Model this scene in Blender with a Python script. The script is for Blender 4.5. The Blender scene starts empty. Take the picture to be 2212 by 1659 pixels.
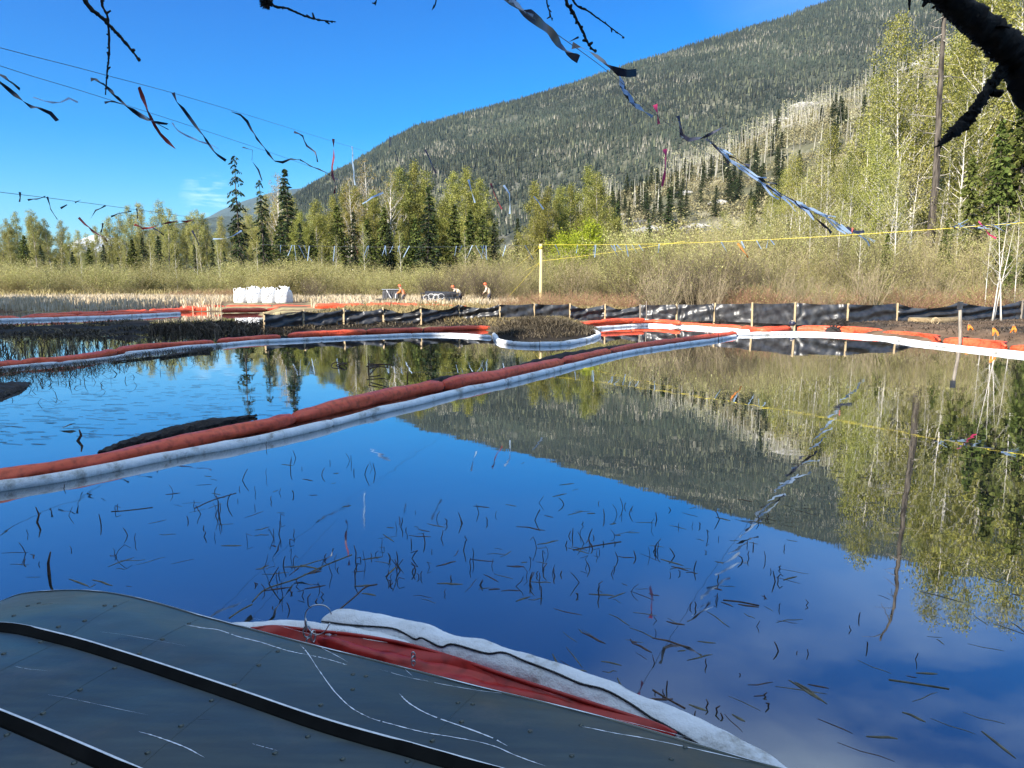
import bpy, math, random
import numpy as np
from mathutils import Vector

# ------------------------------------------------------------------ camera, light
sc = bpy.context.scene
col = sc.collection
rng = np.random.default_rng(11)
random.seed(5)
FP, CU, CV, CAMZ = 1503.5, 1106.0, 829.5, 1.8       # focal length and centre in photo units 2212 x 1659
TH = math.atan((829.5 - 607.5) / FP)
cT, sT = math.cos(TH), math.sin(TH)
cd = bpy.data.cameras.new('camera'); cam = bpy.data.objects.new('camera', cd); col.objects.link(cam)
cam.location = (0, 0, CAMZ); cam.rotation_euler = (math.pi/2 - TH, 0, 0)
cd.sensor_width = 36; cd.lens = FP / 2212 * 36; cd.clip_start = 0.05; cd.clip_end = 40000
sc.camera = cam

SUN_FROM = Vector((-0.62, -0.70, 0.62)).normalized()
w = bpy.data.worlds.new('World'); sc.world = w; w.use_nodes = True
nt = w.node_tree; nt.nodes.clear()
out = nt.nodes.new('ShaderNodeOutputWorld'); bg = nt.nodes.new('ShaderNodeBackground')
sky = nt.nodes.new('ShaderNodeTexSky'); sky.sky_type = 'NISHITA'; sky.sun_disc = False
sky.sun_elevation = math.asin(SUN_FROM.z); sky.sun_rotation = math.atan2(SUN_FROM.x, SUN_FROM.y)
sky.altitude = 600; sky.air_density = 1.25; sky.dust_density = 0.15; sky.ozone_density = 4.0
hs = nt.nodes.new('ShaderNodeHueSaturation'); hs.inputs['Saturation'].default_value = 1.10; hs.inputs['Hue'].default_value = 0.503
sepc = nt.nodes.new('ShaderNodeSeparateColor'); comb = nt.nodes.new('ShaderNodeCombineColor')
nt.links.new(sky.outputs[0], sepc.inputs[0])
for ci, (gm_, gn_) in enumerate(((2.1, .86), (1.5, .94), (1.0, 1.0))):      # camera-like blue response
    pa = nt.nodes.new('ShaderNodeMath'); pa.operation = 'DIVIDE'; pa.inputs[1].default_value = 8.0; nt.links.new(sepc.outputs[ci], pa.inputs[0])
    pb = nt.nodes.new('ShaderNodeMath'); pb.operation = 'POWER'; pb.inputs[1].default_value = gm_; nt.links.new(pa.outputs[0], pb.inputs[0])
    pc_ = nt.nodes.new('ShaderNodeMath'); pc_.operation = 'MULTIPLY'; pc_.inputs[1].default_value = 8.0*gn_; nt.links.new(pb.outputs[0], pc_.inputs[0]); nt.links.new(pc_.outputs[0], comb.inputs[ci])
nt.links.new(comb.outputs[0], hs.inputs['Color'])
# thin high cirrus, strongest high over the pond to the right, one low wisp above the far ridge, and an unseen fill layer overhead
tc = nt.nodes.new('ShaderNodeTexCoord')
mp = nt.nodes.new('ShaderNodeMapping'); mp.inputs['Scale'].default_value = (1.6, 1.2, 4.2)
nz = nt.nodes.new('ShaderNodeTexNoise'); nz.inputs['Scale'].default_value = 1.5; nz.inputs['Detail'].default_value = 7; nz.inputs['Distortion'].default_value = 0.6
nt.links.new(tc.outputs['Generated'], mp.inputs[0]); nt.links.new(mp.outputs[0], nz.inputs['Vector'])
def wmath(op, a, b=None, clamp=False):
    n = nt.nodes.new('ShaderNodeMath'); n.operation = op; n.use_clamp = clamp
    for i, x in enumerate((a, b)):
        if x is None: continue
        if isinstance(x, (int, float)): n.inputs[i].default_value = x
        else: nt.links.new(x, n.inputs[i])
    return n.outputs[0]
def wdot(vec):
    n = nt.nodes.new('ShaderNodeVectorMath'); n.operation = 'DOT_PRODUCT'
    nt.links.new(tc.outputs['Generated'], n.inputs[0]); n.inputs[1].default_value = tuple(Vector(vec).normalized())
    return n.outputs['Value']
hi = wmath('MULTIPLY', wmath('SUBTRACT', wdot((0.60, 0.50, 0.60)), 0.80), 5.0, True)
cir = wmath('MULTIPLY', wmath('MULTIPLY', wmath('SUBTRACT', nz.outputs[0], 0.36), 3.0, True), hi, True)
dw = Vector(((450-CU)/FP, cT + (CV-426)/FP*sT, -sT + (CV-426)/FP*cT)).normalized()
mp2 = nt.nodes.new('ShaderNodeMapping'); mp2.inputs['Scale'].default_value = (30, 30, 190)
nz2 = nt.nodes.new('ShaderNodeTexNoise'); nz2.inputs['Scale'].default_value = 1.0; nz2.inputs['Detail'].default_value = 4
nt.links.new(tc.outputs['Generated'], mp2.inputs[0]); nt.links.new(mp2.outputs[0], nz2.inputs['Vector'])
wis = wmath('MULTIPLY', wmath('MULTIPLY', wmath('SUBTRACT', wdot(dw), 0.99935), 1500.0, True), wmath('MULTIPLY', wmath('SUBTRACT', nz2.outputs[0], 0.48), 5.0, True), True)
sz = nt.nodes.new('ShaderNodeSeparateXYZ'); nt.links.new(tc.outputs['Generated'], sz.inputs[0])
fill_veil = wmath('MULTIPLY', wmath('SUBTRACT', sz.outputs[2], 0.50), 2.4, True)  # unseen white layer overhead, added to brighten and neutralise ambient light in shade
fill_veil = wmath('MULTIPLY', fill_veil, wmath('ADD', wmath('MULTIPLY', nz.outputs[0], 0.7), 0.45))
fac = wmath('ADD', wmath('ADD', wmath('MULTIPLY', cir, 0.6), wmath('MULTIPLY', wis, 0.35)), wmath('MULTIPLY', fill_veil, 0.85), True)
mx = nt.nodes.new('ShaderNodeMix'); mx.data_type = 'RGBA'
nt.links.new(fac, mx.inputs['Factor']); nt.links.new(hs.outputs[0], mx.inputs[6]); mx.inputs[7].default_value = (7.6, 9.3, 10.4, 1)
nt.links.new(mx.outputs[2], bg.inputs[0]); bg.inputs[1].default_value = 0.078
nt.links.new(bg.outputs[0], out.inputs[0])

sd = bpy.data.lights.new('sun', 'SUN'); sd.energy = 5.0; sd.angle = math.radians(0.5); sd.color = (1.0, 0.93, 0.82)
so = bpy.data.objects.new('sun', sd); col.objects.link(so)
so.rotation_euler = (-SUN_FROM).to_track_quat('-Z', 'Y').to_euler()
sc.view_settings.view_transform = 'Standard'; sc.view_settings.look = 'None'
sc.view_settings.gamma = 1.0; sc.view_settings.use_curve_mapping = False
sc.view_settings.exposure = 1.3
sc.cycles.max_bounces = 6; sc.cycles.transparent_max_bounces = 8; sc.cycles.glossy_bounces = 3
sc.cycles.diffuse_bounces = 2; sc.cycles.use_denoising = True

# ------------------------------------------------------------------ helpers
def ray(u, v):
    a = (u - CU) / FP; b = (CV - v) / FP
    return np.array([a, cT + b*sT, -sT + b*cT])
def G(u, v, z=0.0):
    d = ray(u, v); t = (z - CAMZ) / d[2]
    return d*t + np.array([0, 0, CAMZ])
def U(u, v, Y):
    d = ray(u, v); return d*(Y/d[1]) + np.array([0, 0, CAMZ])
def XY(u, Y):
    # ground position at depth Y seen at photo column u (z about 0.3)
    zc = Y*cT - (0.3-CAMZ)*sT
    return (u-CU)/FP*zc
def proj(p):
    x, y, z = p[0], p[1], p[2]-CAMZ
    d = y*cT - z*sT
    return CU + FP*x/d, CV - FP*(y*sT + z*cT)/d

def to_mesh(name, V, F, smooth=False, cols=None):
    me = bpy.data.meshes.new(name)
    V = np.asarray(V, np.float32)
    if not isinstance(F, list): F = [F]
    F = [np.asarray(f, np.int32) for f in F if len(f)]
    me.vertices.add(len(V)); me.vertices.foreach_set('co', V.ravel())
    loops = np.concatenate([f.ravel() for f in F])
    tot = np.concatenate([np.full(len(f), f.shape[1], np.int32) for f in F])
    st = np.concatenate([[0], np.cumsum(tot)[:-1]]).astype(np.int32)
    me.loops.add(len(loops)); me.loops.foreach_set('vertex_index', loops)
    me.polygons.add(len(tot)); me.polygons.foreach_set('loop_start', st)
    me.polygons.foreach_set('use_smooth', np.full(len(tot), bool(smooth)))
    me.update(calc_edges=True)
    if cols is not None:
        a = me.color_attributes.new('tint', 'FLOAT_COLOR', 'POINT')
        c = np.ones((len(V), 4), np.float32); c[:, :3] = cols
        a.data.foreach_set('color', c.ravel())
    return me

class Geo:
    def __init__(s): s.V = []; s.F = []; s.n = 0; s.C = []
    def add(s, V, F, c=None):
        V = np.asarray(V, float)
        if not isinstance(F, list): F = [F]
        s.V.append(V)
        for f in F:
            f = np.asarray(f, int)
            if len(f): s.F.append(f + s.n)
        s.n += len(V)
        if c is not None: s.C.append(np.broadcast_to(np.asarray(c, float), (len(V), 3)))
        return s
    def mesh(s, name, smooth=False, off=None):
        V = np.concatenate(s.V)
        if off is not None: V = V - np.asarray(off)
        return to_mesh(name, V, s.F, smooth, np.concatenate(s.C) if s.C else None)

def link(name, me, mat=None, parent=None, loc=None):
    o = bpy.data.objects.new(name, me)
    if me is not None and mat is not None and len(me.materials) == 0: me.materials.append(mat)
    col.objects.link(o)
    if loc is not None: o.location = tuple(loc)
    if parent is not None: o.parent = parent
    return o
def tag(o, label=None, cat=None, group=None, kind=None):
    if label: o['label'] = label
    if cat: o['category'] = cat
    if group: o['group'] = group
    if kind: o['kind'] = kind
    return o
def thing(name, label, cat, loc=(0, 0, 0), group=None, rz=0):
    o = link(name, None, loc=loc); o.rotation_euler = (0, 0, rz)
    return tag(o, label, cat, group)
def copy_tree(o, parent=None):
    c = o.copy(); col.objects.link(c); c.parent = parent
    for ch in KIDS.get(o.name, []): copy_tree(ch, c)
    return c
KIDS = {}
def part(name, me, mat, parent, loc=None):
    o = link(name, me, mat, parent, loc); KIDS.setdefault(parent.name, []).append(o); return o
ORDS = ['first', 'second', 'third', 'fourth', 'fifth', 'sixth', 'seventh', 'eighth', 'ninth', 'tenth', 'eleventh', 'twelfth', 'thirteenth', 'fourteenth', 'fifteenth', 'sixteenth', 'seventeenth', 'eighteenth', 'nineteenth']
TENS = {2: ('twentieth', 'twenty'), 3: ('thirtieth', 'thirty'), 4: ('fortieth', 'forty'), 5: ('fiftieth', 'fifty'), 6: ('sixtieth', 'sixty'), 7: ('seventieth', 'seventy'), 8: ('eightieth', 'eighty'), 9: ('ninetieth', 'ninety')}
def ordw(i):
    i += 1
    if i < 20: return ORDS[i-1]
    if i >= 100: return 'hundred and ' + ordw(i-101) if i > 100 else 'hundredth'
    t, r = divmod(i, 10)
    return TENS[t][0] if r == 0 else TENS[t][1] + '-' + ORDS[r-1]

def cat(P, n=8, closed=False):
    """Catmull-Rom through control points"""
    P = np.asarray(P, float); m = len(P)
    Q = np.vstack([2*P[0]-P[1], P, 2*P[-1]-P[-2]])
    r = []
    for i in range(m-1):
        p0, p1, p2, p3 = Q[i], Q[i+1], Q[i+2], Q[i+3]
        for k in range(n):
            t = k/n
            r.append(0.5*((2*p1) + (-p0+p2)*t + (2*p0-5*p1+4*p2-p3)*t*t + (-p0+3*p1-3*p2+p3)*t**3))
    r.append(P[-1]); return np.array(r)
def resample(P, step):
    P = np.asarray(P, float); d = np.r_[0, np.cumsum(np.linalg.norm(np.diff(P, axis=0), axis=1))]
    n = max(2, int(d[-1]/step)+1); s = np.linspace(0, d[-1], n)
    return np.stack([np.interp(s, d, P[:, k]) for k in range(P.shape[1])], 1), s

def tube(P, R, n=6, cap=True, sq=1.0, up=None):
    P = np.asarray(P, float); m = len(P); R = np.broadcast_to(np.asarray(R, float), (m,))
    T = np.gradient(P, axis=0); T /= np.linalg.norm(T, axis=1)[:, None] + 1e-12
    u = np.array(up if up is not None else ((0, 0, 1) if abs(T[0][2]) < .9 else (1, 0, 0)), float)
    N = np.zeros_like(P); 
    for i in range(m):
        if up is not None: u = np.array(up, float)
        u = u - T[i]*np.dot(u, T[i]); u /= np.linalg.norm(u) + 1e-12; N[i] = u
    B = np.cross(T, N)
    a = np.linspace(0, 2*np.pi, n, endpoint=False)
    V = P[:, None] + R[:, None, None]*(np.cos(a)[None, :, None]*B[:, None]+ sq*np.sin(a)[None, :, None]*N[:, None])
    V = V.reshape(-1, 3)
    i = np.arange(m-1)[:, None]*n; j = np.arange(n)[None, :]; j2 = (j+1) % n
    F = np.stack([i+j, i+j2, i+n+j2, i+n+j], -1).reshape(-1, 4)
    Fs = [F]
    if cap: Fs += [np.arange(n)[::-1][None, :], (np.arange(n)+(m-1)*n)[None, :]]
    return V, Fs
def box(c, s, rz=0.0, rot=None):
    c = np.asarray(c, float); s = np.asarray(s, float)/2
    V = np.array([[x, y, z] for x in (-1, 1) for y in (-1, 1) for z in (-1, 1)], float)*s
    if rz: V = V @ np.array([[math.cos(rz), math.sin(rz), 0], [-math.sin(rz), math.cos(rz), 0], [0, 0, 1]])
    if rot is not None: V = V @ np.asarray(rot).T
    F = np.array([[0, 1, 3, 2], [4, 6, 7, 5], [0, 4, 5, 1], [2, 3, 7, 6], [0, 2, 6, 4], [1, 5, 7, 3]])
    return V + c, F
def rndunit(n, r=rng):
    v = r.normal(size=(n, 3)); return v/np.linalg.norm(v, axis=1)[:, None]
def leafquads(C, size, r=rng, asp=0.62, updir=None):
    n = len(C); a = rndunit(n, r); b = rndunit(n, r)
    if updir is not None: a = a*(1-updir[1]) + np.array(updir[0])*updir[1]; a /= np.linalg.norm(a, axis=1)[:, None]
    b = b - a*np.sum(a*b, 1)[:, None]; b /= np.linalg.norm(b, axis=1)[:, None]+1e-9
    s = size*r.uniform(.55, 1.35, n)[:, None]
    V = np.stack([C-a*s/2, C+b*s/2*asp, C+a*s/2, C-b*s/2*asp], 1).reshape(-1, 3)
    return V, np.arange(4*n).reshape(-1, 4)
# value noise
_perm = rng.random((256, 256))
def vnoise(x, y):
    xi = np.floor(x).astype(int); yi = np.floor(y).astype(int); fx = x-xi; fy = y-yi
    fx = fx*fx*(3-2*fx); fy = fy*fy*(3-2*fy)
    g = lambda a, b: _perm[a % 256, b % 256]
    return (g(xi, yi)*(1-fx)+g(xi+1, yi)*fx)*(1-fy)+(g(xi, yi+1)*(1-fx)+g(xi+1, yi+1)*fx)*fy
def fbm(x, y, o=4):
    r = 0; a = .5; f = 1.0
    for k in range(o): r = r + a*vnoise(x*f+17.3*k, y*f+9.1*k); a *= .5; f *= 2.03
    return r
def inpoly(x, y, P):
    c = np.zeros(x.shape, bool); n = len(P)
    for i in range(n):
        x1, y1 = P[i][0], P[i][1]; x2, y2 = P[(i+1) % n][0], P[(i+1) % n][1]
        m = ((y1 > y) != (y2 > y)) & (x < (x2-x1)*(y-y1)/(y2-y1+1e-12)+x1)
        c ^= m
    return c
def sdist(x, y, P):
    d = np.full(x.shape, 1e9); n = len(P)
    for i in range(n):
        ax, ay = P[i][0], P[i][1]; bx, by = P[(i+1) % n][0]-ax, P[(i+1) % n][1]-ay
        t = np.clip(((x-ax)*bx+(y-ay)*by)/(bx*bx+by*by+1e-12), 0, 1)
        d = np.minimum(d, np.hypot(x-ax-t*bx, y-ay-t*by))
    return np.where(inpoly(x, y, P), d, -d)

# ------------------------------------------------------------------ materials
def newmat(name):
    m = bpy.data.materials.new(name); m.use_nodes = True; m.node_tree.nodes.clear(); return m, m.node_tree
def N(t, typ, **kw):
    n = t.nodes.new(typ)
    for k, v in kw.items(): setattr(n, k, v)
    return n
def ramp(t, fac, stops):
    r = N(t, 'ShaderNodeValToRGB'); e = r.color_ramp.elements
    while len(e) < len(stops): e.new(0.5)
    for k, (p, c) in enumerate(stops): e[k].position = p; e[k].color = (*c, 1)
    t.links.new(fac, r.inputs[0]); return r.outputs[0]
def solid(name, c1, c2=None, rough=.7, scale=6, detail=5, bump=0.0, bscale=None, metal=0.0, pos=(.35, .65), stretch=(1, 1, 1), spec=.4, c3=None):
    m, t = newmat(name); o = N(t, 'ShaderNodeOutputMaterial'); p = N(t, 'ShaderNodeBsdfPrincipled')
    p.inputs['Roughness'].default_value = rough; p.inputs['Metallic'].default_value = metal; p.inputs['Specular IOR Level'].default_value = spec
    tcn = N(t, 'ShaderNodeTexCoord'); mpn = N(t, 'ShaderNodeMapping'); mpn.inputs['Scale'].default_value = stretch
    t.links.new(tcn.outputs['Object'], mpn.inputs[0])
    nn = N(t, 'ShaderNodeTexNoise'); nn.inputs['Scale'].default_value = scale; nn.inputs['Detail'].default_value = detail
    t.links.new(mpn.outputs[0], nn.inputs['Vector'])
    st = [(pos[0], c1), (pos[1], c2 or c1)]
    if c3: st.append((min(.95, pos[1]+.12), c3))
    t.links.new(ramp(t, nn.outputs[0], st), p.inputs['Base Color'])
    if bump:
        n2 = N(t, 'ShaderNodeTexNoise'); n2.inputs['Scale'].default_value = bscale or scale*3; n2.inputs['Detail'].default_value = 4
        t.links.new(mpn.outputs[0], n2.inputs['Vector'])
        b = N(t, 'ShaderNodeBump'); b.inputs['Distance'].default_value = bump; b.inputs['Strength'].default_value = 1
        t.links.new(n2.outputs[0], b.inputs['Height']); t.links.new(b.outputs[0], p.inputs['Normal'])
    t.links.new(p.outputs[0], o.inputs[0]); return m
def leafmat(name, cols, trans=.35, objvar=.18):
    m, t = newmat(name); o = N(t, 'ShaderNodeOutputMaterial'); g = N(t, 'ShaderNodeNewGeometry')
    n = len(cols); c = ramp(t, g.outputs['Random Per Island'], [(k/(n-1), cc) for k, cc in enumerate(cols)])
    oi = N(t, 'ShaderNodeObjectInfo'); h = N(t, 'ShaderNodeHueSaturation')
    mr = N(t, 'ShaderNodeMapRange'); mr.inputs['To Min'].default_value = 1-objvar; mr.inputs['To Max'].default_value = 1+objvar
    t.links.new(oi.outputs['Random'], mr.inputs[0]); t.links.new(mr.outputs[0], h.inputs['Value'])
    mr2 = N(t, 'ShaderNodeMapRange'); mr2.inputs['To Min'].default_value = .485; mr2.inputs['To Max'].default_value = .512
    fr = N(t, 'ShaderNodeMath', operation='FRACT'); mu = N(t, 'ShaderNodeMath', operation='MULTIPLY'); mu.inputs[1].default_value = 7.31
    t.links.new(oi.outputs['Random'], mu.inputs[0]); t.links.new(mu.outputs[0], fr.inputs[0]); t.links.new(fr.outputs[0], mr2.inputs[0]); t.links.new(mr2.outputs[0], h.inputs['Hue'])
    t.links.new(c, h.inputs['Color'])
    d = N(t, 'ShaderNodeBsdfDiffuse'); tr = N(t, 'ShaderNodeBsdfTranslucent'); mxs = N(t, 'ShaderNodeMixShader'); mxs.inputs[0].default_value = trans
    t.links.new(h.outputs[0], d.inputs[0]); t.links.new(h.outputs[0], tr.inputs[0])
    t.links.new(d.outputs[0], mxs.inputs[1]); t.links.new(tr.outputs[0], mxs.inputs[2]); t.links.new(mxs.outputs[0], o.inputs[0]); return m
def tintmat(name, rough=.9, nscale=2.0, amt=.35, bump=0.0):
    m, t = newmat(name); o = N(t, 'ShaderNodeOutputMaterial'); p = N(t, 'ShaderNodeBsdfPrincipled'); p.inputs['Roughness'].default_value = rough
    p.inputs['Specular IOR Level'].default_value = .2
    a = N(t, 'ShaderNodeVertexColor', layer_name='tint'); tcn = N(t, 'ShaderNodeTexCoord')
    nn = N(t, 'ShaderNodeTexNoise'); nn.inputs['Scale'].default_value = nscale; nn.inputs['Detail'].default_value = 8
    t.links.new(tcn.outputs['Object'], nn.inputs['Vector'])
    mr = N(t, 'ShaderNodeMapRange'); mr.inputs['From Min'].default_value = .3; mr.inputs['From Max'].default_value = .7
    mr.inputs['To Min'].default_value = 1-amt; mr.inputs['To Max'].default_value = 1+amt
    t.links.new(nn.outputs[0], mr.inputs[0]); mm = N(t, 'ShaderNodeVectorMath', operation='SCALE')
    t.links.new(a.outputs[0], mm.inputs[0]); t.links.new(mr.outputs[0], mm.inputs['Scale']); t.links.new(mm.outputs[0], p.inputs['Base Color'])
    if bump:
        b = N(t, 'ShaderNodeBump'); b.inputs['Distance'].default_value = bump; t.links.new(nn.outputs[0], b.inputs['Height']); t.links.new(b.outputs[0], p.inputs['Normal'])
    t.links.new(p.outputs[0], o.inputs[0]); return m

M = {}
M['birch_bark'] = solid('birch_bark', (.42, .38, .33), (.60, .56, .50), .8, 5, pos=(.3, .5), stretch=(1, 1, .4))
M['pale_bark'] = solid('pale_bark', (.10, .085, .07), (.36, .32, .26), .85, 4, pos=(.35, .55), stretch=(1, 1, .5))
M['grey_bark'] = solid('grey_bark', (.025, .02, .016), (.15, .125, .10), .95, 9, pos=(.38, .66), stretch=(1, 1, .12), bump=.05, bscale=14)
M['dark_bark'] = solid('dark_bark', (.012, .010, .009), (.035, .028, .022), .95, 30, bump=.004, stretch=(1, 1, 1))
M['stem'] = solid('willow_stem', (.24, .19, .12), (.42, .34, .22), .8, 3)
M['dark_stem'] = solid('dark_stem', (.07, .055, .04), (.16, .125, .08), .85, 3)
M['red_stem'] = solid('red_stem', (.22, .11, .07), (.38, .22, .14), .8, 3)
M['leaf_birch'] = leafmat('leaf_birch', [(.19, .19, .06), (.33, .32, .10), (.46, .44, .18)])
M['leaf_cotton'] = leafmat('leaf_cotton', [(.10, .115, .025), (.26, .265, .06), (.44, .42, .13)], .3, .25)
M['leaf_lime'] = leafmat('leaf_lime', [(.18, .22, .02), (.30, .34, .03), (.38, .40, .05)])
M['leaf_bud'] = leafmat('leaf_bud', [(.20, .15, .05), (.28, .22, .08), (.30, .27, .10)])
M['leaf_willow'] = leafmat('leaf_willow', [(.16, .155, .05), (.34, .32, .11), (.56, .53, .25)], .3, .32)
M['needle_spruce'] = leafmat('needle_spruce', [(.018, .030, .014), (.035, .052, .022), (.06, .075, .03)], .15)
M['needle_cedar'] = leafmat('needle_cedar', [(.04, .055, .014), (.09, .115, .028), (.17, .19, .055)], .2)
M['needle_near'] = leafmat('needle_near', [(.02, .035, .012), (.04, .06, .02)], .1)
M['forest'] = tintmat('forest_tint', .9, .02, .15)
M['ground'] = tintmat('ground_tint', .95, 1.7, .5, .03)
M['slope'] = tintmat('slope_tint', .95, .06, .5)
M['blade'] = leafmat('straw_blade', [(.42, .34, .20), (.60, .50, .34), (.74, .65, .49)], .3, 0)
M['blade_dry'] = leafmat('dry_grass', [(.20, .16, .07), (.34, .28, .13), (.44, .38, .19)], .3, 0)
M['dead_reed'] = leafmat('dead_reed', [(.03, .025, .018), (.08, .065, .045), (.22, .18, .13)], .1, 0)
M['reed'] = solid('reed_brown', (.030, .012, .010), (.10, .052, .030), .7, 20)
M['reed_olive'] = solid('reed_olive', (.06, .052, .03), (.16, .14, .08), .7, 20)
M['wood'] = solid('stake_wood', (.42, .31, .17), (.56, .43, .26), .8, 8, stretch=(6, 6, .6))
M['pole'] = solid('pole_wood', (.58, .45, .22), (.70, .56, .30), .8, 5, stretch=(6, 6, .5))
M['old_wood'] = solid('weathered_wood', (.18, .15, .12), (.32, .28, .23), .9, 8, stretch=(6, 6, .6))
M['log'] = solid('wet_log', (.012, .010, .009), (.032, .025, .02), .8, 12, bump=.01)
M['yellow_rope'] = solid('yellow_rope', (.75, .58, .05), (.85, .72, .12), .6, 30)
M['line'] = solid('dark_line', (.06, .08, .10), (.1, .12, .14), .6, 20)
M['tape_dark'] = solid('tape_dark', (.012, .014, .03), (.03, .035, .07), .32, 9, spec=.6)
M['tape_silver'] = solid('tape_silver', (.35, .45, .58), (.62, .70, .78), .3, 4, metal=.75, pos=(.4, .6))
def silver():
    m, t = newmat('tape_silver'); o = N(t, 'ShaderNodeOutputMaterial'); p = N(t, 'ShaderNodeBsdfPrincipled'); tr = N(t, 'ShaderNodeBsdfTranslucent'); x = N(t, 'ShaderNodeMixShader'); x.inputs[0].default_value = .45
    p.inputs['Base Color'].default_value = (.45, .60, .80, 1); p.inputs['Roughness'].default_value = .35; p.inputs['Metallic'].default_value = .3; tr.inputs[0].default_value = (.40, .58, .85, 1)
    t.links.new(p.outputs[0], x.inputs[1]); t.links.new(tr.outputs[0], x.inputs[2]); t.links.new(x.outputs[0], o.inputs[0]); return m
M['tape_silver'] = silver()
M['tape_red'] = solid('tape_red', (.30, .03, .025), (.42, .06, .04), .4, 7)
M['tape_maroon'] = solid('tape_maroon', (.13, .025, .04), (.26, .05, .06), .4, 7)
M['tape_pink'] = solid('tape_pink', (.75, .04, .16), (.85, .09, .25), .45, 7)
M['tape_orange'] = solid('tape_orange', (.85, .22, .03), (.9, .3, .05), .5, 7)
M['bag'] = solid('bag_white', (.64, .65, .66), (.80, .80, .80), .8, 4, bump=.05, bscale=6)
M['black_fabric'] = solid('black_silt_fabric', (.016, .016, .018), (.045, .046, .05), .38, 5, bump=.004, bscale=3, spec=.6)
M['machine'] = solid('machine_black', (.015, .016, .02), (.05, .05, .06), .5, 6)
M['crate'] = solid('crate_dark_wood', (.035, .035, .03), (.09, .085, .07), .85, 6)
M['hose'] = solid('hose_pale', (.55, .55, .55), (.7, .7, .7), .5, 6)
M['metal'] = solid('steel', (.45, .45, .45), (.6, .6, .6), .3, 20, metal=.9)
M['cord'] = solid('black_cord', (.01, .01, .012), (.04, .04, .045), .8, 60)
M['orange_cloth'] = solid('orange_workwear', (.80, .20, .05), (.85, .28, .08), .8, 9)
M['cream_cloth'] = solid('cream_shirt', (.62, .52, .36), (.7, .6, .44), .8, 9)
M['dark_cloth'] = solid('dark_trousers', (.03, .035, .05), (.06, .06, .08), .85, 9)
M['skin'] = solid('skin', (.45, .27, .19), (.5, .31, .22), .6, 9)
M['hat_orange'] = solid('hat_orange', (.80, .12, .04), (.85, .15, .05), .35, 4)
M['straw_roll'] = solid('straw_roll', (.16, .11, .055), (.30, .22, .12), .95, 9, bump=.02)
M['rock'] = solid('rock', (.20, .19, .18), (.42, .40, .37), .9, .25, bump=.3, bscale=1.2)

def boom_orange():
    m, t = newmat('boom_orange'); o = N(t, 'ShaderNodeOutputMaterial'); p = N(t, 'ShaderNodeBsdfPrincipled')
    tcn = N(t, 'ShaderNodeTexCoord'); n1 = N(t, 'ShaderNodeTexNoise'); n1.inputs['Scale'].default_value = 1.1; n1.inputs['Detail'].default_value = 3
    n2 = N(t, 'ShaderNodeTexNoise'); n2.inputs['Scale'].default_value = 14; n2.inputs['Detail'].default_value = 6
    n3 = N(t, 'ShaderNodeTexNoise'); n3.inputs['Scale'].default_value = 5; n3.inputs['Detail'].default_value = 2
    for n in (n1, n2, n3): t.links.new(tcn.outputs['Object'], n.inputs['Vector'])
    c = ramp(t, n1.outputs[0], [(.3, (.60, .070, .028)), (.7, (.76, .115, .042))])
    d = ramp(t, n2.outputs[0], [(.47, (1, 1, 1)), (.68, (.50, .42, .38))])
    mm = N(t, 'ShaderNodeMix', data_type='RGBA', blend_type='MULTIPLY'); mm.inputs['Factor'].default_value = .8
    t.links.new(c, mm.inputs[6]); t.links.new(d, mm.inputs[7]); t.links.new(mm.outputs[2], p.inputs['Base Color'])
    p.inputs['Roughness'].default_value = .42; p.inputs['Specular IOR Level'].default_value = .4
    b = N(t, 'ShaderNodeBump'); b.inputs['Distance'].default_value = .012; t.links.new(n3.outputs[0], b.inputs['Height']); t.links.new(b.outputs[0], p.inputs['Normal'])
    t.links.new(p.outputs[0], o.inputs[0]); return m
M['orange'] = boom_orange(); M['red_vinyl'] = boom_orange()
for nd_ in M['red_vinyl'].node_tree.nodes:
    if nd_.type == 'VALTORGB' and nd_.color_ramp.elements[0].position < .4: nd_.color_ramp.elements[0].color = (.30, .016, .012, 1); nd_.color_ramp.elements[1].color = (.40, .022, .016, 1)
def sock_mat():
    m, t = newmat('sock_white'); o = N(t, 'ShaderNodeOutputMaterial'); p = N(t, 'ShaderNodeBsdfPrincipled')
    tcn = N(t, 'ShaderNodeTexCoord'); n1 = N(t, 'ShaderNodeTexNoise'); n1.inputs['Scale'].default_value = 4; n1.inputs['Detail'].default_value = 8; n1.inputs['Roughness'].default_value = .7
    wv = N(t, 'ShaderNodeTexVoronoi'); wv.inputs['Scale'].default_value = 120
    n3 = N(t, 'ShaderNodeTexNoise'); n3.inputs['Scale'].default_value = 16; n3.inputs['Detail'].default_value = 3
    for n in (n1, wv, n3): t.links.new(tcn.outputs['Object'], n.inputs['Vector'])
    c = ramp(t, n1.outputs[0], [(.36, (.34, .33, .30)), (.47, (.64, .66, .67)), (.7, (.76, .78, .80))])
    t.links.new(c, p.inputs['Base Color']); p.inputs['Roughness'].default_value = .9
    ad = N(t, 'ShaderNodeMath', operation='MULTIPLY_ADD'); ad.inputs[1].default_value = .12
    t.links.new(wv.outputs['Distance'], ad.inputs[0]); t.links.new(n3.outputs[0], ad.inputs[2])
    b = N(t, 'ShaderNodeBump'); b.inputs['Distance'].default_value = .014; t.links.new(ad.outputs[0], b.inputs['Height']); t.links.new(b.outputs[0], p.inputs['Normal'])
    t.links.new(p.outputs[0], o.inputs[0]); return m
M['sock'] = sock_mat()
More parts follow.
